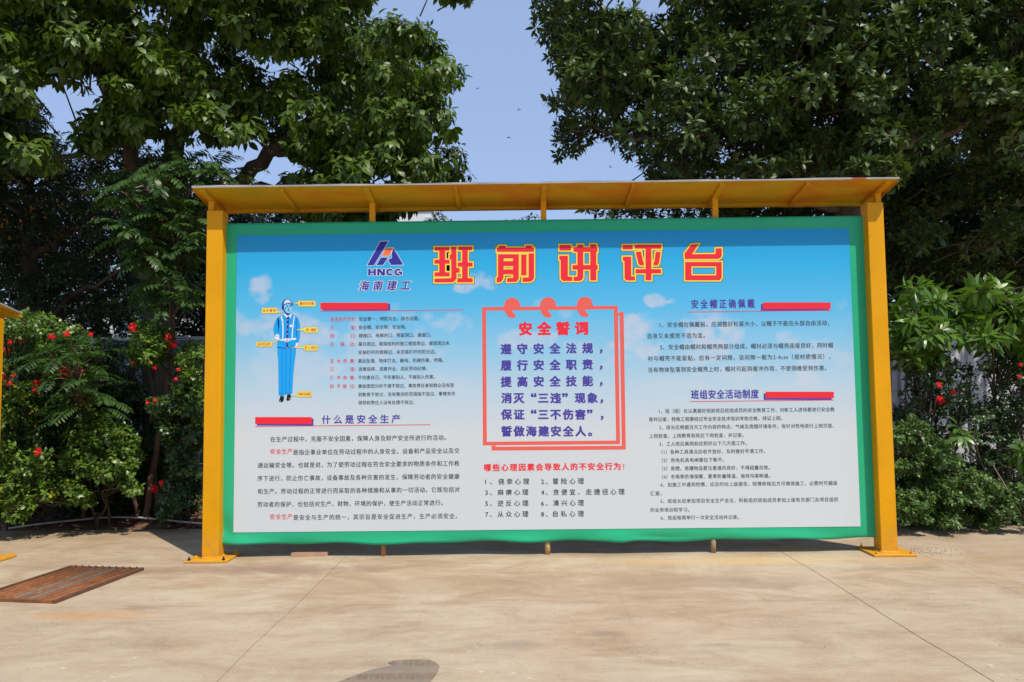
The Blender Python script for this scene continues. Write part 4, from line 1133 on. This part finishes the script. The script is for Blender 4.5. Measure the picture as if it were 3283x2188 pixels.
# ------------------------------------------------------------------ orange-berried tree behind, far left
tree3 = empty('orange_berried_tree', tuple(float(q) for q in atd(60, 1150, 5.2)*np.array([1, 1, 0])), 'dark small leaved tree dotted with orange berries at the left edge', 'tree')
tb = tree3.location
T3 = [[(-200,200),(60,205),(92,235),(112,262),(112,290),(96,310),(150,330),(330,330),(420,400),(450,560),(440,720),(250,740),(-200,720)]]
L3 = [[(tb[0], tb[1], 0), atd(55, 800, 5.2), atd(70, 560, 5.1), atd(60, 350, 5)], [atd(70, 600, 5.1), atd(200, 500, 5), atd(350, 420, 5)], [atd(62, 800, 5.1), atd(140, 700, 4.6), atd(280, 620, 4.4)], [atd(70, 500, 5), atd(-80, 400, 5)]]
P3, C3 = grow(tree3, T3, [], 420, (4.0, 7.0), .36, 17, dict(n=8, L=.10, wr=.36, droop=.25, spread=(30, 90), bend=.15), M_leafC, L3, [(.2, .16, .12, .06), (.07, .05, .02), (.07, .05, .02), (.07, .04, .02)], M_bark, 0,
              clean=(T3, []), singles=220, upb=.3, deep=4.9)
bb = MB()
X_, Y_, Zc = project(P3); X_ = X_/1.39524; Y_ = Y_/1.39524
ids = np.where((X_ > 0) & (X_ < 300) & (Y_ > 220) & (Y_ < 560) & (P3[:, 1] < 5.0))[0]; rng.shuffle(ids)
for i in ids[:95]:
    for _ in range(3): ball(bb, P3[i]+rng.normal(0, .025, 3)+[0, -.06, .0], random.uniform(.012, .018))
bb.build('berries', M_berry, tree3, True)['kind'] = 'stuff'

# ------------------------------------------------------------------ pinnate-leaved trees
def fronds(root, P_, D, L, npair, lf, mat, stems, singles=200, wr=.34, droop=.5):
    Lv = Leaves(); mb = MB()
    for p, d in zip(P_, D):
        d = d/np.linalg.norm(d); pts_ = [p]; dr = d.copy(); LL = L*random.uniform(.75, 1.2); st = LL/8
        for s_ in range(8):
            dr = dr+np.array([0, 0, -droop/8]); dr /= np.linalg.norm(dr); pts_.append(pts_[-1]+dr*st)
        mb.tube(pts_[::2], [.004, .003, .003, .002, .001], 3, False)
        q = np.array(pts_); tt = np.linspace(.15, 1, npair); tone = random.random()*.5
        base_ = np.stack([np.interp(tt*8, range(9), q[:, i]) for i in range(3)], 1)
        dirs = norm(np.gradient(base_, axis=0))
        side = norm(np.cross(dirs, [0, 0, 1.])); up = np.cross(side, dirs)
        for sg in (-1, 1):
            a = norm(side*sg*.85+dirs*.55-np.array([0, 0, .28])+rng.normal(0, .07, (npair, 3)))
            n_ = norm(up+rng.normal(0, .15, (npair, 3))); n_ = norm(n_-a*np.sum(n_*a, 1, keepdims=True))
            l_ = lf*(.8+.3*np.sin(tt*3.0))*(.85+.3*rng.random(npair))
            Lv.add(base_, a, n_, l_, l_*wr, np.clip(tone+rng.random(npair)*.35, 0, 1), np.full(npair, .12))
    mb.build('leaf_stalks', M_leafP, root)['kind'] = 'stuff'
    finish_leaves(root, Lv, mat, singles=singles, wr=wr, bend=.12)
pt = empty('pinnate_leaved_tree', tuple(float(q) for q in atd(398, 1200, 2.2)*np.array([1, 1, 0])), 'slender tree with feathery pinnate leaves hanging beside the left yellow post', 'tree')
tb = pt.location
mb = MB()
stem = limb_pts([(tb[0]-.15, tb[1], 0), atd(352, 1080, 2.2), atd(385, 900, 2.0), atd(392, 790, 1.9), atd(400, 640, 1.9), atd(420, 480, 1.8)], .012)
mb.tube(stem, list(np.linspace(.042, .02, len(stem))), 8, False)
PP = clumps([[(290,360),(420,340),(540,345),(560,400),(520,430),(455,470),(458,690),(430,740),(350,700),(290,560),(250,430)]], [], 130, (1.3, 2.5))
for p in PP: connect(mb, p, stem[12:], .014, .1)
mb.build('trunk', M_bark_red, pt, True)
DD = [np.array([random.gauss(0, .8), random.gauss(-.35, .6), random.uniform(-.1, .6)]) for _ in PP]
PP2 = []; DD2 = []
for p, d in zip(PP, DD):
    for _ in range(3):
        PP2.append(p+rng.normal(0, .05, 3)); DD2.append(np.array([random.gauss(.15, .9), random.gauss(-.3, .7), random.uniform(-.2, .5)]))
fronds(pt, PP2, DD2, .36, 8, .105, M_leafP, None, 240, .30, .9)
ps = empty('feathery_shrub', tuple(float(q) for q in atd(190, 1200, 2.1)*np.array([1, 1, 0])), 'feathery shrub with long rows of leaflets in front of the hibiscus at left', 'shrub')
tb = ps.location; mb = MB()
stem = limb_pts([(tb[0], tb[1], 0), atd(188, 1080, 1.9), atd(180, 960, 1.6), atd(178, 860, 1.3)], .012)
mb.tube(stem, list(np.linspace(.025, .01, len(stem))), 6, False)
PP = clumps([[(100,800),(170,770),(260,800),(265,900),(230,1000),(150,960),(110,880)]], [], 42, (.95, 1.7))
for p in PP: connect(mb, p, stem[5:], .010, .1)
mb.build('stem', M_bark_red, ps, True)
fronds(ps, [p for p in PP for _ in range(2)], [np.array([random.gauss(-.1, .9), random.gauss(-.3, .6), random.uniform(0, .5)]) for p in PP for _ in range(2)], .42, 9, .085, M_leafP, None, 240, .30, .7)

# ------------------------------------------------------------------ shrubs
def shrub(name, label, cat, polys, n, Yr, R_, per, leaf, mat, base, stems, group=None, singles=150, bark_m=M_twigdark, holes=(), upb=.35, yb=None, cleanp=True, flat_=.8):
    yb = yb if yb is not None else max(sum(Yr)/2, YE+.14)
    b = atd(base, 1200, yb); root = empty(name, (float(b[0]), yb, 0), label, cat, group)
    limbs = []; rad = []
    for (sx, sy, Ys) in stems:
        e = atd(sx, sy, Ys); s_ = np.array([b[0]+random.uniform(-.08, .08), yb+random.uniform(-.06, .06), 0.0])
        limbs.append([s_, s_*.6+e*.4+np.array([0, 0, .12]), e]); rad.append((.017, .013, .006))
    P_, C_ = grow(root, polys, list(holes), n, Yr, R_, per, leaf, mat, limbs, rad, bark_m, trunk_name='stems', clean=(polys, list(holes)) if cleanp else None, upb=upb, singles=singles, flat_=flat_)
    return root, P_
hib = dict(n=7, L=.062, wr=.62, droop=.25, spread=(30, 95), bend=.2, gap=.05)
S = {}
S['a'] = shrub('hibiscus_shrub', 'bushy red flowered hibiscus at the far left edge beside the cut off notice board', 'shrub', [[(-60,770),(60,712),(100,730),(105,800),(85,900),(60,1010),(-60,1010)]], 90, (1.15, 2.5), .17, 13, hib, M_leafH, 20, [(10, 800, 1.8), (60, 750, 1.9), (-20, 900, 1.7), (80, 880, 1.6)], 'hibiscus shrubs')
S['b'] = shrub('hibiscus_shrub', 'tall hibiscus with several red flowers left of the bare trunk', 'shrub', [[(45,735),(100,716),(150,735),(190,748),(215,770),(190,830),(200,900),(230,1000),(200,1080),(60,1060),(50,900)]], 160, (1.5, 2.7), .18, 13, hib, M_leafH, 130, [(120, 800, 2.1), (170, 780, 2.0), (80, 780, 2.1), (170, 950, 1.7)], 'hibiscus shrubs')
S['c'] = shrub('hibiscus_shrub', 'hibiscus reaching up beside the left yellow post with two large red flowers', 'shrub', [[(296,745),(330,735),(395,750),(400,800),(385,850),(300,840),(295,790)], [(405,780),(466,770),(470,1000),(400,960),(395,880)]], 70, (1.3, 2.4), .16, 13, hib, M_leafH, 420, [(340, 790, 1.9), (430, 850, 1.8), (440, 950, 1.7), (380, 800, 1.8)], 'hibiscus shrubs')
S['d'] = shrub('hibiscus_shrub', 'bright low hibiscus overhanging the concrete at the lower left', 'shrub', [[(-60,1000),(60,1010),(110,1030),(170,1090),(215,1130),(222,1165),(180,1165),(120,1150),(70,1195),(20,1200),(-60,1170)]], 100, (.9, 1.9), .15, 12, hib, M_leafH, 70, [(30, 1080, 1.3), (130, 1110, 1.2), (190, 1140, 1.1), (-10, 1100, 1.3)], 'hibiscus shrubs')
S['e'] = shrub('hibiscus_shrub', 'mid height hibiscus with pale sunlit leaves left of the leaning trunk', 'shrub', [[(190,960),(260,950),(310,990),(330,1040),(300,1100),(335,1120),(300,1140),(240,1110),(190,1090),(140,1070),(140,1000)]], 105, (1.1, 2.1), .15, 12, hib, M_leafH, 240, [(230, 1020, 1.5), (290, 1050, 1.5), (180, 1040, 1.5)], 'hibiscus shrubs')
S['f'] = shrub('hibiscus_shrub', 'hibiscus growing against the foot of the left yellow post', 'shrub', [[(330,920),(400,900),(470,930),(472,1110),(440,1160),(370,1200),(355,1160),(390,1080),(370,1000)]], 95, (1.2, 2.3), .16, 13, hib, M_leafD, 415, [(390, 970, 1.7), (440, 1000, 1.7), (420, 1080, 1.6), (370, 1120, 1.5)], 'hibiscus shrubs')
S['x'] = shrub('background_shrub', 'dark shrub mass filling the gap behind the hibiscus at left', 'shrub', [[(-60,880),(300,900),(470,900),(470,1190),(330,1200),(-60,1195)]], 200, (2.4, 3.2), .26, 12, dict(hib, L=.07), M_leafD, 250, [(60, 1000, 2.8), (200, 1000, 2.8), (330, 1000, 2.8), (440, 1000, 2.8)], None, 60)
big = dict(n=9, L=.21, wr=.32, droop=.38, spread=(22, 92), bend=.25, gap=.09)
S['g'] = shrub('big_leaved_shrub', 'tall shrub with long glossy leaves just right of the right yellow post', 'shrub', [[(2046,720),(2080,660),(2110,640),(2200,680),(2215,740),(2200,800),(2120,850),(2052,830)]], 42, (1.1, 2.2), .20, 4, big, M_leafG, 2120, [(2090, 700, 1.5), (2150, 720, 1.5), (2180, 760, 1.4), (2080, 800, 1.4)], 'big leaved shrubs', 160)
S['h'] = shrub('big_leaved_shrub', 'tall shrub with long glossy leaves at the right edge of the photo', 'shrub', [[(2190,720),(2225,650),(2290,640),(2420,660),(2420,840),(2300,850),(2220,800)]], 48, (1.1, 2.2), .20, 4, big, M_leafG, 2310, [(2260, 690, 1.5), (2320, 700, 1.5), (2380, 760, 1.4)], 'big leaved shrubs', 170)
S['i'] = shrub('big_leaved_shrub', 'drooping spray of long leaves low down at the right edge', 'shrub', [[(2190,980),(2240,960),(2270,1010),(2380,1020),(2380,1070),(2300,1080),(2230,1050)]], 7, (.8, 1.2), .14, 3, dict(big, L=.17), M_leafG, 2300, [(2230, 1010, 1.0), (2330, 1040, 1.0)], 'big leaved shrubs', 60)
S['j'] = shrub('hibiscus_shrub', 'small leaved hibiscus with red flowers under the tall shrub by the right post', 'shrub', [[(2110,810),(2180,800),(2250,850),(2250,1010),(2160,1010),(2046,990),(2050,930)]], 66, (1.3, 2.1), .18, 10, dict(hib, L=.048), M_leafD, 2140, [(2100, 880, 1.7), (2180, 880, 1.7), (2080, 950, 1.7), (2200, 980, 1.6)], 'hibiscus shrubs')
S['k'] = shrub('hibiscus_shrub', 'small leaved hibiscus with red flowers at the right edge', 'shrub', [[(2240,810),(2420,790),(2420,1120),(2300,1130),(2235,1040)]], 100, (1.3, 2.2), .18, 11, dict(hib, L=.048), M_leafD, 2330, [(2290, 880, 1.7), (2360, 880, 1.7), (2330, 1000, 1.7)], 'hibiscus shrubs')
S['l'] = shrub('low_shrub', 'bright green low shrub against the foot of the right yellow post', 'shrub', [[(2048,980),(2100,950),(2160,1000),(2215,1060),(2225,1120),(2200,1170),(2050,1180)]], 110, (.95, 1.8), .13, 13, dict(hib, L=.055), M_leafLow, 2130, [(2100, 1010, 1.4), (2170, 1060, 1.3), (2080, 1080, 1.3)], 'low shrubs')
S['m'] = shrub('low_shrub', 'spreading low shrub along the concrete edge at the right', 'shrub', [[(2048,1130),(2150,1120),(2230,1075),(2290,1100),(2420,1130),(2420,1200),(2250,1212),(2130,1215),(2048,1200)]], 170, (.72, 1.7), .12, 12, dict(hib, L=.05), M_leafLow, 2250, [(2120, 1160, 1.2), (2230, 1130, 1.2), (2330, 1150, 1.1)], 'low shrubs', 200)
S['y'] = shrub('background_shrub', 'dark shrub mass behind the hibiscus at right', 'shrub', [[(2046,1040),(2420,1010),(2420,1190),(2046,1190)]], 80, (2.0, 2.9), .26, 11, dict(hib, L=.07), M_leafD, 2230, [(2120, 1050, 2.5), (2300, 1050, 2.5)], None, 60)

S['z'] = shrub('background_shrub', 'dark shrub in front of the shade darkened hoarding left of the bare trunk', 'shrub', [[(185,800),(230,770),(300,780),(345,820),(350,960),(200,960)]], 46, (2.3, 3.3), .22, 10, dict(hib, L=.08), M_leafD, 270, [(230, 850, 2.8), (310, 850, 2.8)], None, 60)
# hibiscus flowers
def flower(c_, d, r, root):
    d = d/np.linalg.norm(d); u = np.cross(d, (0, 0, 1)); u /= np.linalg.norm(u)+1e-9; w = np.cross(d, u)
    m = MB(); a0 = random.random()*6
    for i in range(5):
        a = a0+i*1.2566
        e = math.cos(a)*u+math.sin(a)*w; s_ = -math.sin(a)*u+math.cos(a)*w
        T_ = [(0, 0, 0), (.45, -.30, .25), (.5, 0, .12), (.45, .30, .25), (.85, -.38, .12), (.92, 0, .02), (.85, .38, .16), (1.02, 0, -.10)]
        v_ = [c_+e*q[0]*r+s_*q[1]*r+d*q[2]*r for q in T_]
        m.add(v_, [tuple(f_) for f_ in LT_F.tolist()])
    o = m.build('flower', M_petal, root, True)
    st = MB().tube([c_, c_+d*r*.6+e*.1*r, c_+d*r*1.15+e*.2*r], [.0022, .002, .0035], 5)
    st.build('stamen', M_stamen, o)
FL = {'a': [(15,806,1),(25,786,.7),(50,780,1.1),(7,867,1),(31,864,.6),(21,881,.7),(84,880,.9),(79,898,.7)], 'b': [(119,773,.9),(153,768,.9),(209,769,.6),(148,858,1.1),(188,854,.8),(145,893,.5),(52,753,.5)],
      'c': [(305,753,1.1),(386,775,1),(398,792,1.25),(355,845,.7),(306,835,.5),(404,872,.5),(410,850,.5)], 'd': [(87,1039,1)], 'f': [(354,1124,1),(371,1110,.7),(339,926,.5),(356,920,.5)],
      'j': [(2146,775,.8),(2164,760,.7),(2158,885,.8),(2190,902,.7),(2161,920,1.1)], 'k': [(2246,775,.6),(2286,746,.8),(2325,747,.8),(2321,779,.6),(2345,838,.6),(2343,866,.5)]}
for kx, fl in FL.items():
    root, P_ = S[kx]
    X_, Y_, Zc = project(P_); X_ = X_/1.39524; Y_ = Y_/1.39524
    for (x, y, s_) in fl:
        d2 = (X_-x)**2+(Y_-y)**2; near = d2 < 18**2
        yy_ = P_[near, 1].min() if near.any() else (root.location[1])
        p = atd(x, y, float(yy_)-.06)
        flower(p, np.array([random.uniform(-.5, .6), -1, random.uniform(-.1, .5)]), .048*s_, root)

# ------------------------------------------------------------------ leaning bare trunk, hose, twigs, litter
lt = empty('bare_leaning_stem', tuple(float(q) for q in atd(335, 1195, 2.12)*np.array([1, 1, 0])), 'bare reddish stem leaning up out of the shade left of the left yellow post', 'tree stem')
b = lt.location
q = limb_pts([(b[0], b[1], 0), atd(345, 1120, 2.12), atd(362, 1020, 2.12), atd(380, 920, 2.12), atd(394, 830, 2.12), atd(399, 760, 2.12)], .008)
MB().tube(q, list(np.linspace(.042, .018, len(q))), 9, False).build('trunk', M_bark_red, lt, True)
q = limb_pts([(b[0]-.15, b[1]+.1, 0), atd(310, 1140, 2.12), atd(298, 1080, 2.12)], .01)
MB().tube(q, list(np.linspace(.03, .012, len(q))), 7, False).build('side_stem', M_bark_red, lt, True)
hp = [(45,1204),(110,1196),(180,1192),(240,1186),(300,1184),(350,1187),(395,1192),(430,1196)]
hpw = [atd(x, y, .82) for x, y in hp]
hpw = [gnd(x*1.39524, y*1.39524, .085) for x, y in [(20,1214),(70,1207),(120,1201),(170,1196),(220,1191),(270,1189),(320,1190),(370,1194),(415,1199),(460,1203),(520,1206)]]
o = MB().tube(hpw, .011, 8).build('hose', M_hose, None, True); tag(o, 'thin pale hose lying along the concrete edge at the left', 'hose')
Lv = Leaves()
n = 900
Px = np.concatenate([rng.uniform(-4.3, -2.6, 500), rng.uniform(-9, -4.3, 120), rng.uniform(3.2, 7, 280)]); Py = YE+.02+rng.exponential(.22, n)
Pz = soil_h(Px, Py)+.01
A = norm(rng.normal(0, 1, (n, 3))*[1, 1, .25]); Nn = norm(rng.normal(0, .4, (n, 3))+[0, 0, 1]); Nn = norm(Nn-A*np.sum(Nn*A, 1, keepdims=True))
L_ = rng.uniform(.04, .10, n); Lv.add(np.stack([Px, Py, Pz], 1), A, Nn, L_, L_*.5, rng.random(n), np.full(n, -.3)); Lv.cat()
o = link('leaf_litter', leaf_mesh('leaf_litter', Lv, np.ones(n, bool), M_dry)); tag(o, kind='stuff')
a = [gnd(2885*1.0, 1690, .02), at(2990, 1500, 1.0), at(3268, 1680, .85)]
o = MB().tube([at(3185, 1495, .9), at(3230, 1570, .85), at(3275, 1655, .8)], .006, 5).build('dry_stick', M_twig, None, True)
tag(o, 'thin bare stick leaning down over the low shrub at the right edge', 'stick')
# gritty mortar crumbs by the right base plate, bits on the yard
cr = MB()
for _ in range(260):
    g_ = gnd(random.gauss(2985, 28), random.gauss(1768, 5))
    ball(cr, (g_[0], g_[1], .002), random.uniform(.004, .012))
o = cr.build('mortar_crumbs', M_conc); tag(o, kind='stuff')
cr = MB()
for _ in range(420):
    x, y = random.uniform(-5, 6), random.uniform(-4.5, YE-.1)
    ball(cr, (x, y, .001), random.uniform(.002, .0055))
o = cr.build('grit', M_brick); tag(o, kind='stuff')

# ------------------------------------------------------------------ hoarding and mesh fence behind the planting
YH = 4.3
hoard = empty('corrugated_hoarding', (0, YH, 0), 'pale grey corrugated metal hoarding behind the shrubs', 'fence')
HT = 2.32
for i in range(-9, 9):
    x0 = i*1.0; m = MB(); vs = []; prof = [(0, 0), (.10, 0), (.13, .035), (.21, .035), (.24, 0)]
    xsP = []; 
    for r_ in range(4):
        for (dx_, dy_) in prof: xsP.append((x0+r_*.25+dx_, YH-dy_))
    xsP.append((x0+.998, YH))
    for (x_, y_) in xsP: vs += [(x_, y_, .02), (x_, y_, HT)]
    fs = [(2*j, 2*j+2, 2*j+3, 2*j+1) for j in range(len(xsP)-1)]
    m.add(vs, fs).build('panel', M_fence if x0 > 0 else M_fence_shade, hoard)  # left panels carry the crowns' shade in their colour
MB().box(-9, 9, YH-.04, YH+.03, HT+.001, HT+.05).build('top_rail', M_fence, hoard)
for z in (.5, 1.3): MB().box(-9, 9, YH+.003, YH+.04, z, z+.05).build('rail', M_fence, hoard)
mf = empty('wire_mesh_fence', (0, 3.6, 0), 'thin grey wire mesh fence in front of the hoarding', 'fence')
m = MB()
for x in np.arange(-8, 8.01, .1): m.box(x-.002, x+.002, 3.598, 3.602, .05, 1.55)
for z in np.arange(.1, 1.56, .15): m.box(-8, 8, 3.603, 3.607, z-.003, z+.003)
m.build('wire_mesh', M_wire, mf)
for x in np.arange(-8, 8.1, 2): MB().box(x-.02, x+.02, 3.609, 3.65, .0, 1.6).build('fence_post', M_wire, mf)

# ------------------------------------------------------------------ background trees
def bgtree(name, label, x, y, h, w, n, group, L=.16, per=14, R_=.5, mat=M_leafBg, z0=1.2, cat='tree'):
    root = empty(name, (x, y, 0), label, cat, group)
    mb = MB(); top = np.array([x, y, h*.85])
    q = limb_pts([(x, y, 0), (x+.1, y, h*.45), top], .05); mb.tube(q, list(np.linspace(.04*h**.8, .03, len(q))), 7, False)
    C = []
    while len(C) < n:
        p = rng.uniform(-1, 1, 3)
        if (p**2).sum() > 1: continue
        C.append(np.array([x+p[0]*w, y+p[1]*w*.7, z0+(h-z0)*(.5+p[2]*.5)]))
    for c_ in C: connect(mb, c_, q, .03)
    mb.build('trunk', M_bark, root, True)
    CP = []; CD = []
    for c_ in C:
        dd = norm(rng.normal(0, 1, (per, 3))+[0, 0, .3]); CP.append(c_+dd*R_*(.5+.5*rng.random((per, 1)))*[1, 1, .75]); CD.append(dd+[0, 0, .3])
    Lv = Leaves(); rosettes(Lv, np.concatenate(CP), np.concatenate(CD), n=7, L=L, wr=.45, droop=.3, spread=(25, 95)); Lv.cat()
    link('crown', leaf_mesh('crown', Lv, np.ones(len(Lv.p), bool), mat, True), root)['kind'] = 'stuff'
BGT = 'row of dark trees behind the hoarding'
for (x, y, h, w, n, lb) in [(-11.5, 8.5, 7.5, 2.6, 240, 'dark background tree at the far left beyond the hoarding'), (-8.0, 9.5, 6.6, 2.4, 220, 'dark background tree behind the orange berried tree'), (-5.0, 8.2, 5.6, 2.2, 220, 'dark background tree behind the pinnate leaved tree'),
                            (-2.6, 9.0, 4.6, 2.0, 150, 'dark background tree hidden mostly by the left half of the board'), (1.8, 9, 4.2, 2.0, 130, 'low background tree behind the middle of the board'), (4.0, 8.6, 5.4, 2.2, 180, 'dark background tree behind the right half of the board'),
                            (6.6, 8.0, 6.6, 2.6, 260, 'dark background tree right of the right yellow post'), (9.6, 8.6, 7.6, 2.8, 280, 'dark background tree toward the right edge beyond the hoarding'), (12.8, 9.5, 8, 2.8, 260, 'dark background tree at the far right beyond the hoarding')]:
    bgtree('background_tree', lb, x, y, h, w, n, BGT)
for (dx, dy, w, lb) in [(1035, 484, 1.35, 'distant round treetop just left of the middle roof strut above the banner'), (1145, 490, 1.5, 'distant wider treetop nearest the middle roof strut above the banner'), (1212, 497, .5, 'tiny distant treetop tip left of the middle roof strut')]:
    p = atd(dx, dy, 20)
    bgtree('distant_tree', lb, float(p[0]), 20.0, float(p[2]), w, 45, 'distant treetops over the banner', .22, 10, .45, M_leafC, 3.2)

# ------------------------------------------------------------------ distant buildings
def tower(label, x0, x1, y, h, d, wins, name='white_building'):
    root = empty(name, (x0, y, 0), label, 'building')
    MB().box(x0, x1, y, y+d, 0, h).build('wall', M_white, root)
    MB().box(x0-.15, x1+.15, y-.15, y+d+.1, h+.002, h+.35).build('parapet', M_white, root)
    for (a, b_, c_, e) in wins:
        o = MB().box(a-.08, b_+.08, y-.08, y-.002, c_-.08, e+.08).build('window_frame', M_white, root)
        MB().box(a, b_, y-.10, y-.082, c_, e).build('window_pane', M_blue, o)
    return root
a, b = atd(672, 480, 60), atd(742, 480, 60)
H_ = float(a[2])
tower('white distant building glimpsed through leaves above the left part of the banner', float(a[0]), float(b[0]), 60, H_-.3, 8, [(float(a[0])+1.5, float(b[0])-.4, H_-3.2-2.2*i_, H_-1.9-2.2*i_) for i_ in range(6)])
a, b = atd(870, 478, 62), atd(991, 478, 62); H_ = float(a[2])
r_ = tower('pale distant building with grey clad edge above the banner left of the second strut', float(a[0]), float(b[0]), 62, H_-.3, 8, [(float(a[0])+.8+2*j_, float(a[0])+1.9+2*j_, H_-3.4-2.6*i_, H_-2.0-2.6*i_) for i_ in range(5) for j_ in range(1)])
MB().box(float(b[0])-.55, float(b[0])+.05, 61.7, 61.98, 0, H_-1).build('cladding_strip', M_greyb, r_)
a, b = atd(265, 705, 22), atd(352, 705, 22); H_ = float(a[2])
tower('low white building glimpsed behind the hibiscus left of the board', float(a[0])-3, float(b[0])+1, 22, H_, 6, [(float(a[0])+.1+.8*i_, float(a[0])+.7+.8*i_, H_-1.0, H_-.45) for i_ in range(3)])

# ------------------------------------------------------------------ dragonflies
for i, (fx, fy, s_, lb) in enumerate([(1530, 285, .8, 'dragonfly nearest the right edge of the left tree crown'), (1663, 353, 1, 'dragonfly farthest right in the middle of the open sky'), (1630, 442, 1.1, 'dragonfly lowest in the open sky between the trees'), (1956, 536, .8, 'dragonfly just above the roof beside the fig tree')]):
    p = at(fx, fy, 3.0); an = random.uniform(-.5, .5); d = np.array([math.cos(an), math.sin(an), .35-.2*i]); d /= np.linalg.norm(d)
    root = empty('dragonfly', tuple(float(q) for q in p), lb, 'insect', 'dragonflies in the sky')
    L_ = .055*s_
    MB().tube([p-d*L_*.35, p-d*L_*.2, p, p+d*L_*.7], [.003, .005, .0045, .0018], 6).build('body', M_insect, root)
    sd_ = np.cross(d, (0, 0, 1)); sd_ /= np.linalg.norm(sd_)
    for sg in (-1, 1):
        for off in (-.08, .06):
            e = p+sd_*sg*L_*.55+d*off*L_*1.5+np.array([0, 0, .3*L_]); w_ = d*L_*.09
            s0 = p+d*off*L_
            MB().add([s0-w_*.3, e-w_, e+w_, s0+w_*.3, s0-w_*.3+[0, 0, .0004], e-w_+[0, 0, .0004], e+w_+[0, 0, .0004], s0+w_*.3+[0, 0, .0004]],
                     [(0,3,2,1),(4,5,6,7),(0,1,5,4),(1,2,6,5),(2,3,7,6),(3,0,4,7)]).build('wing', M_wing, root)
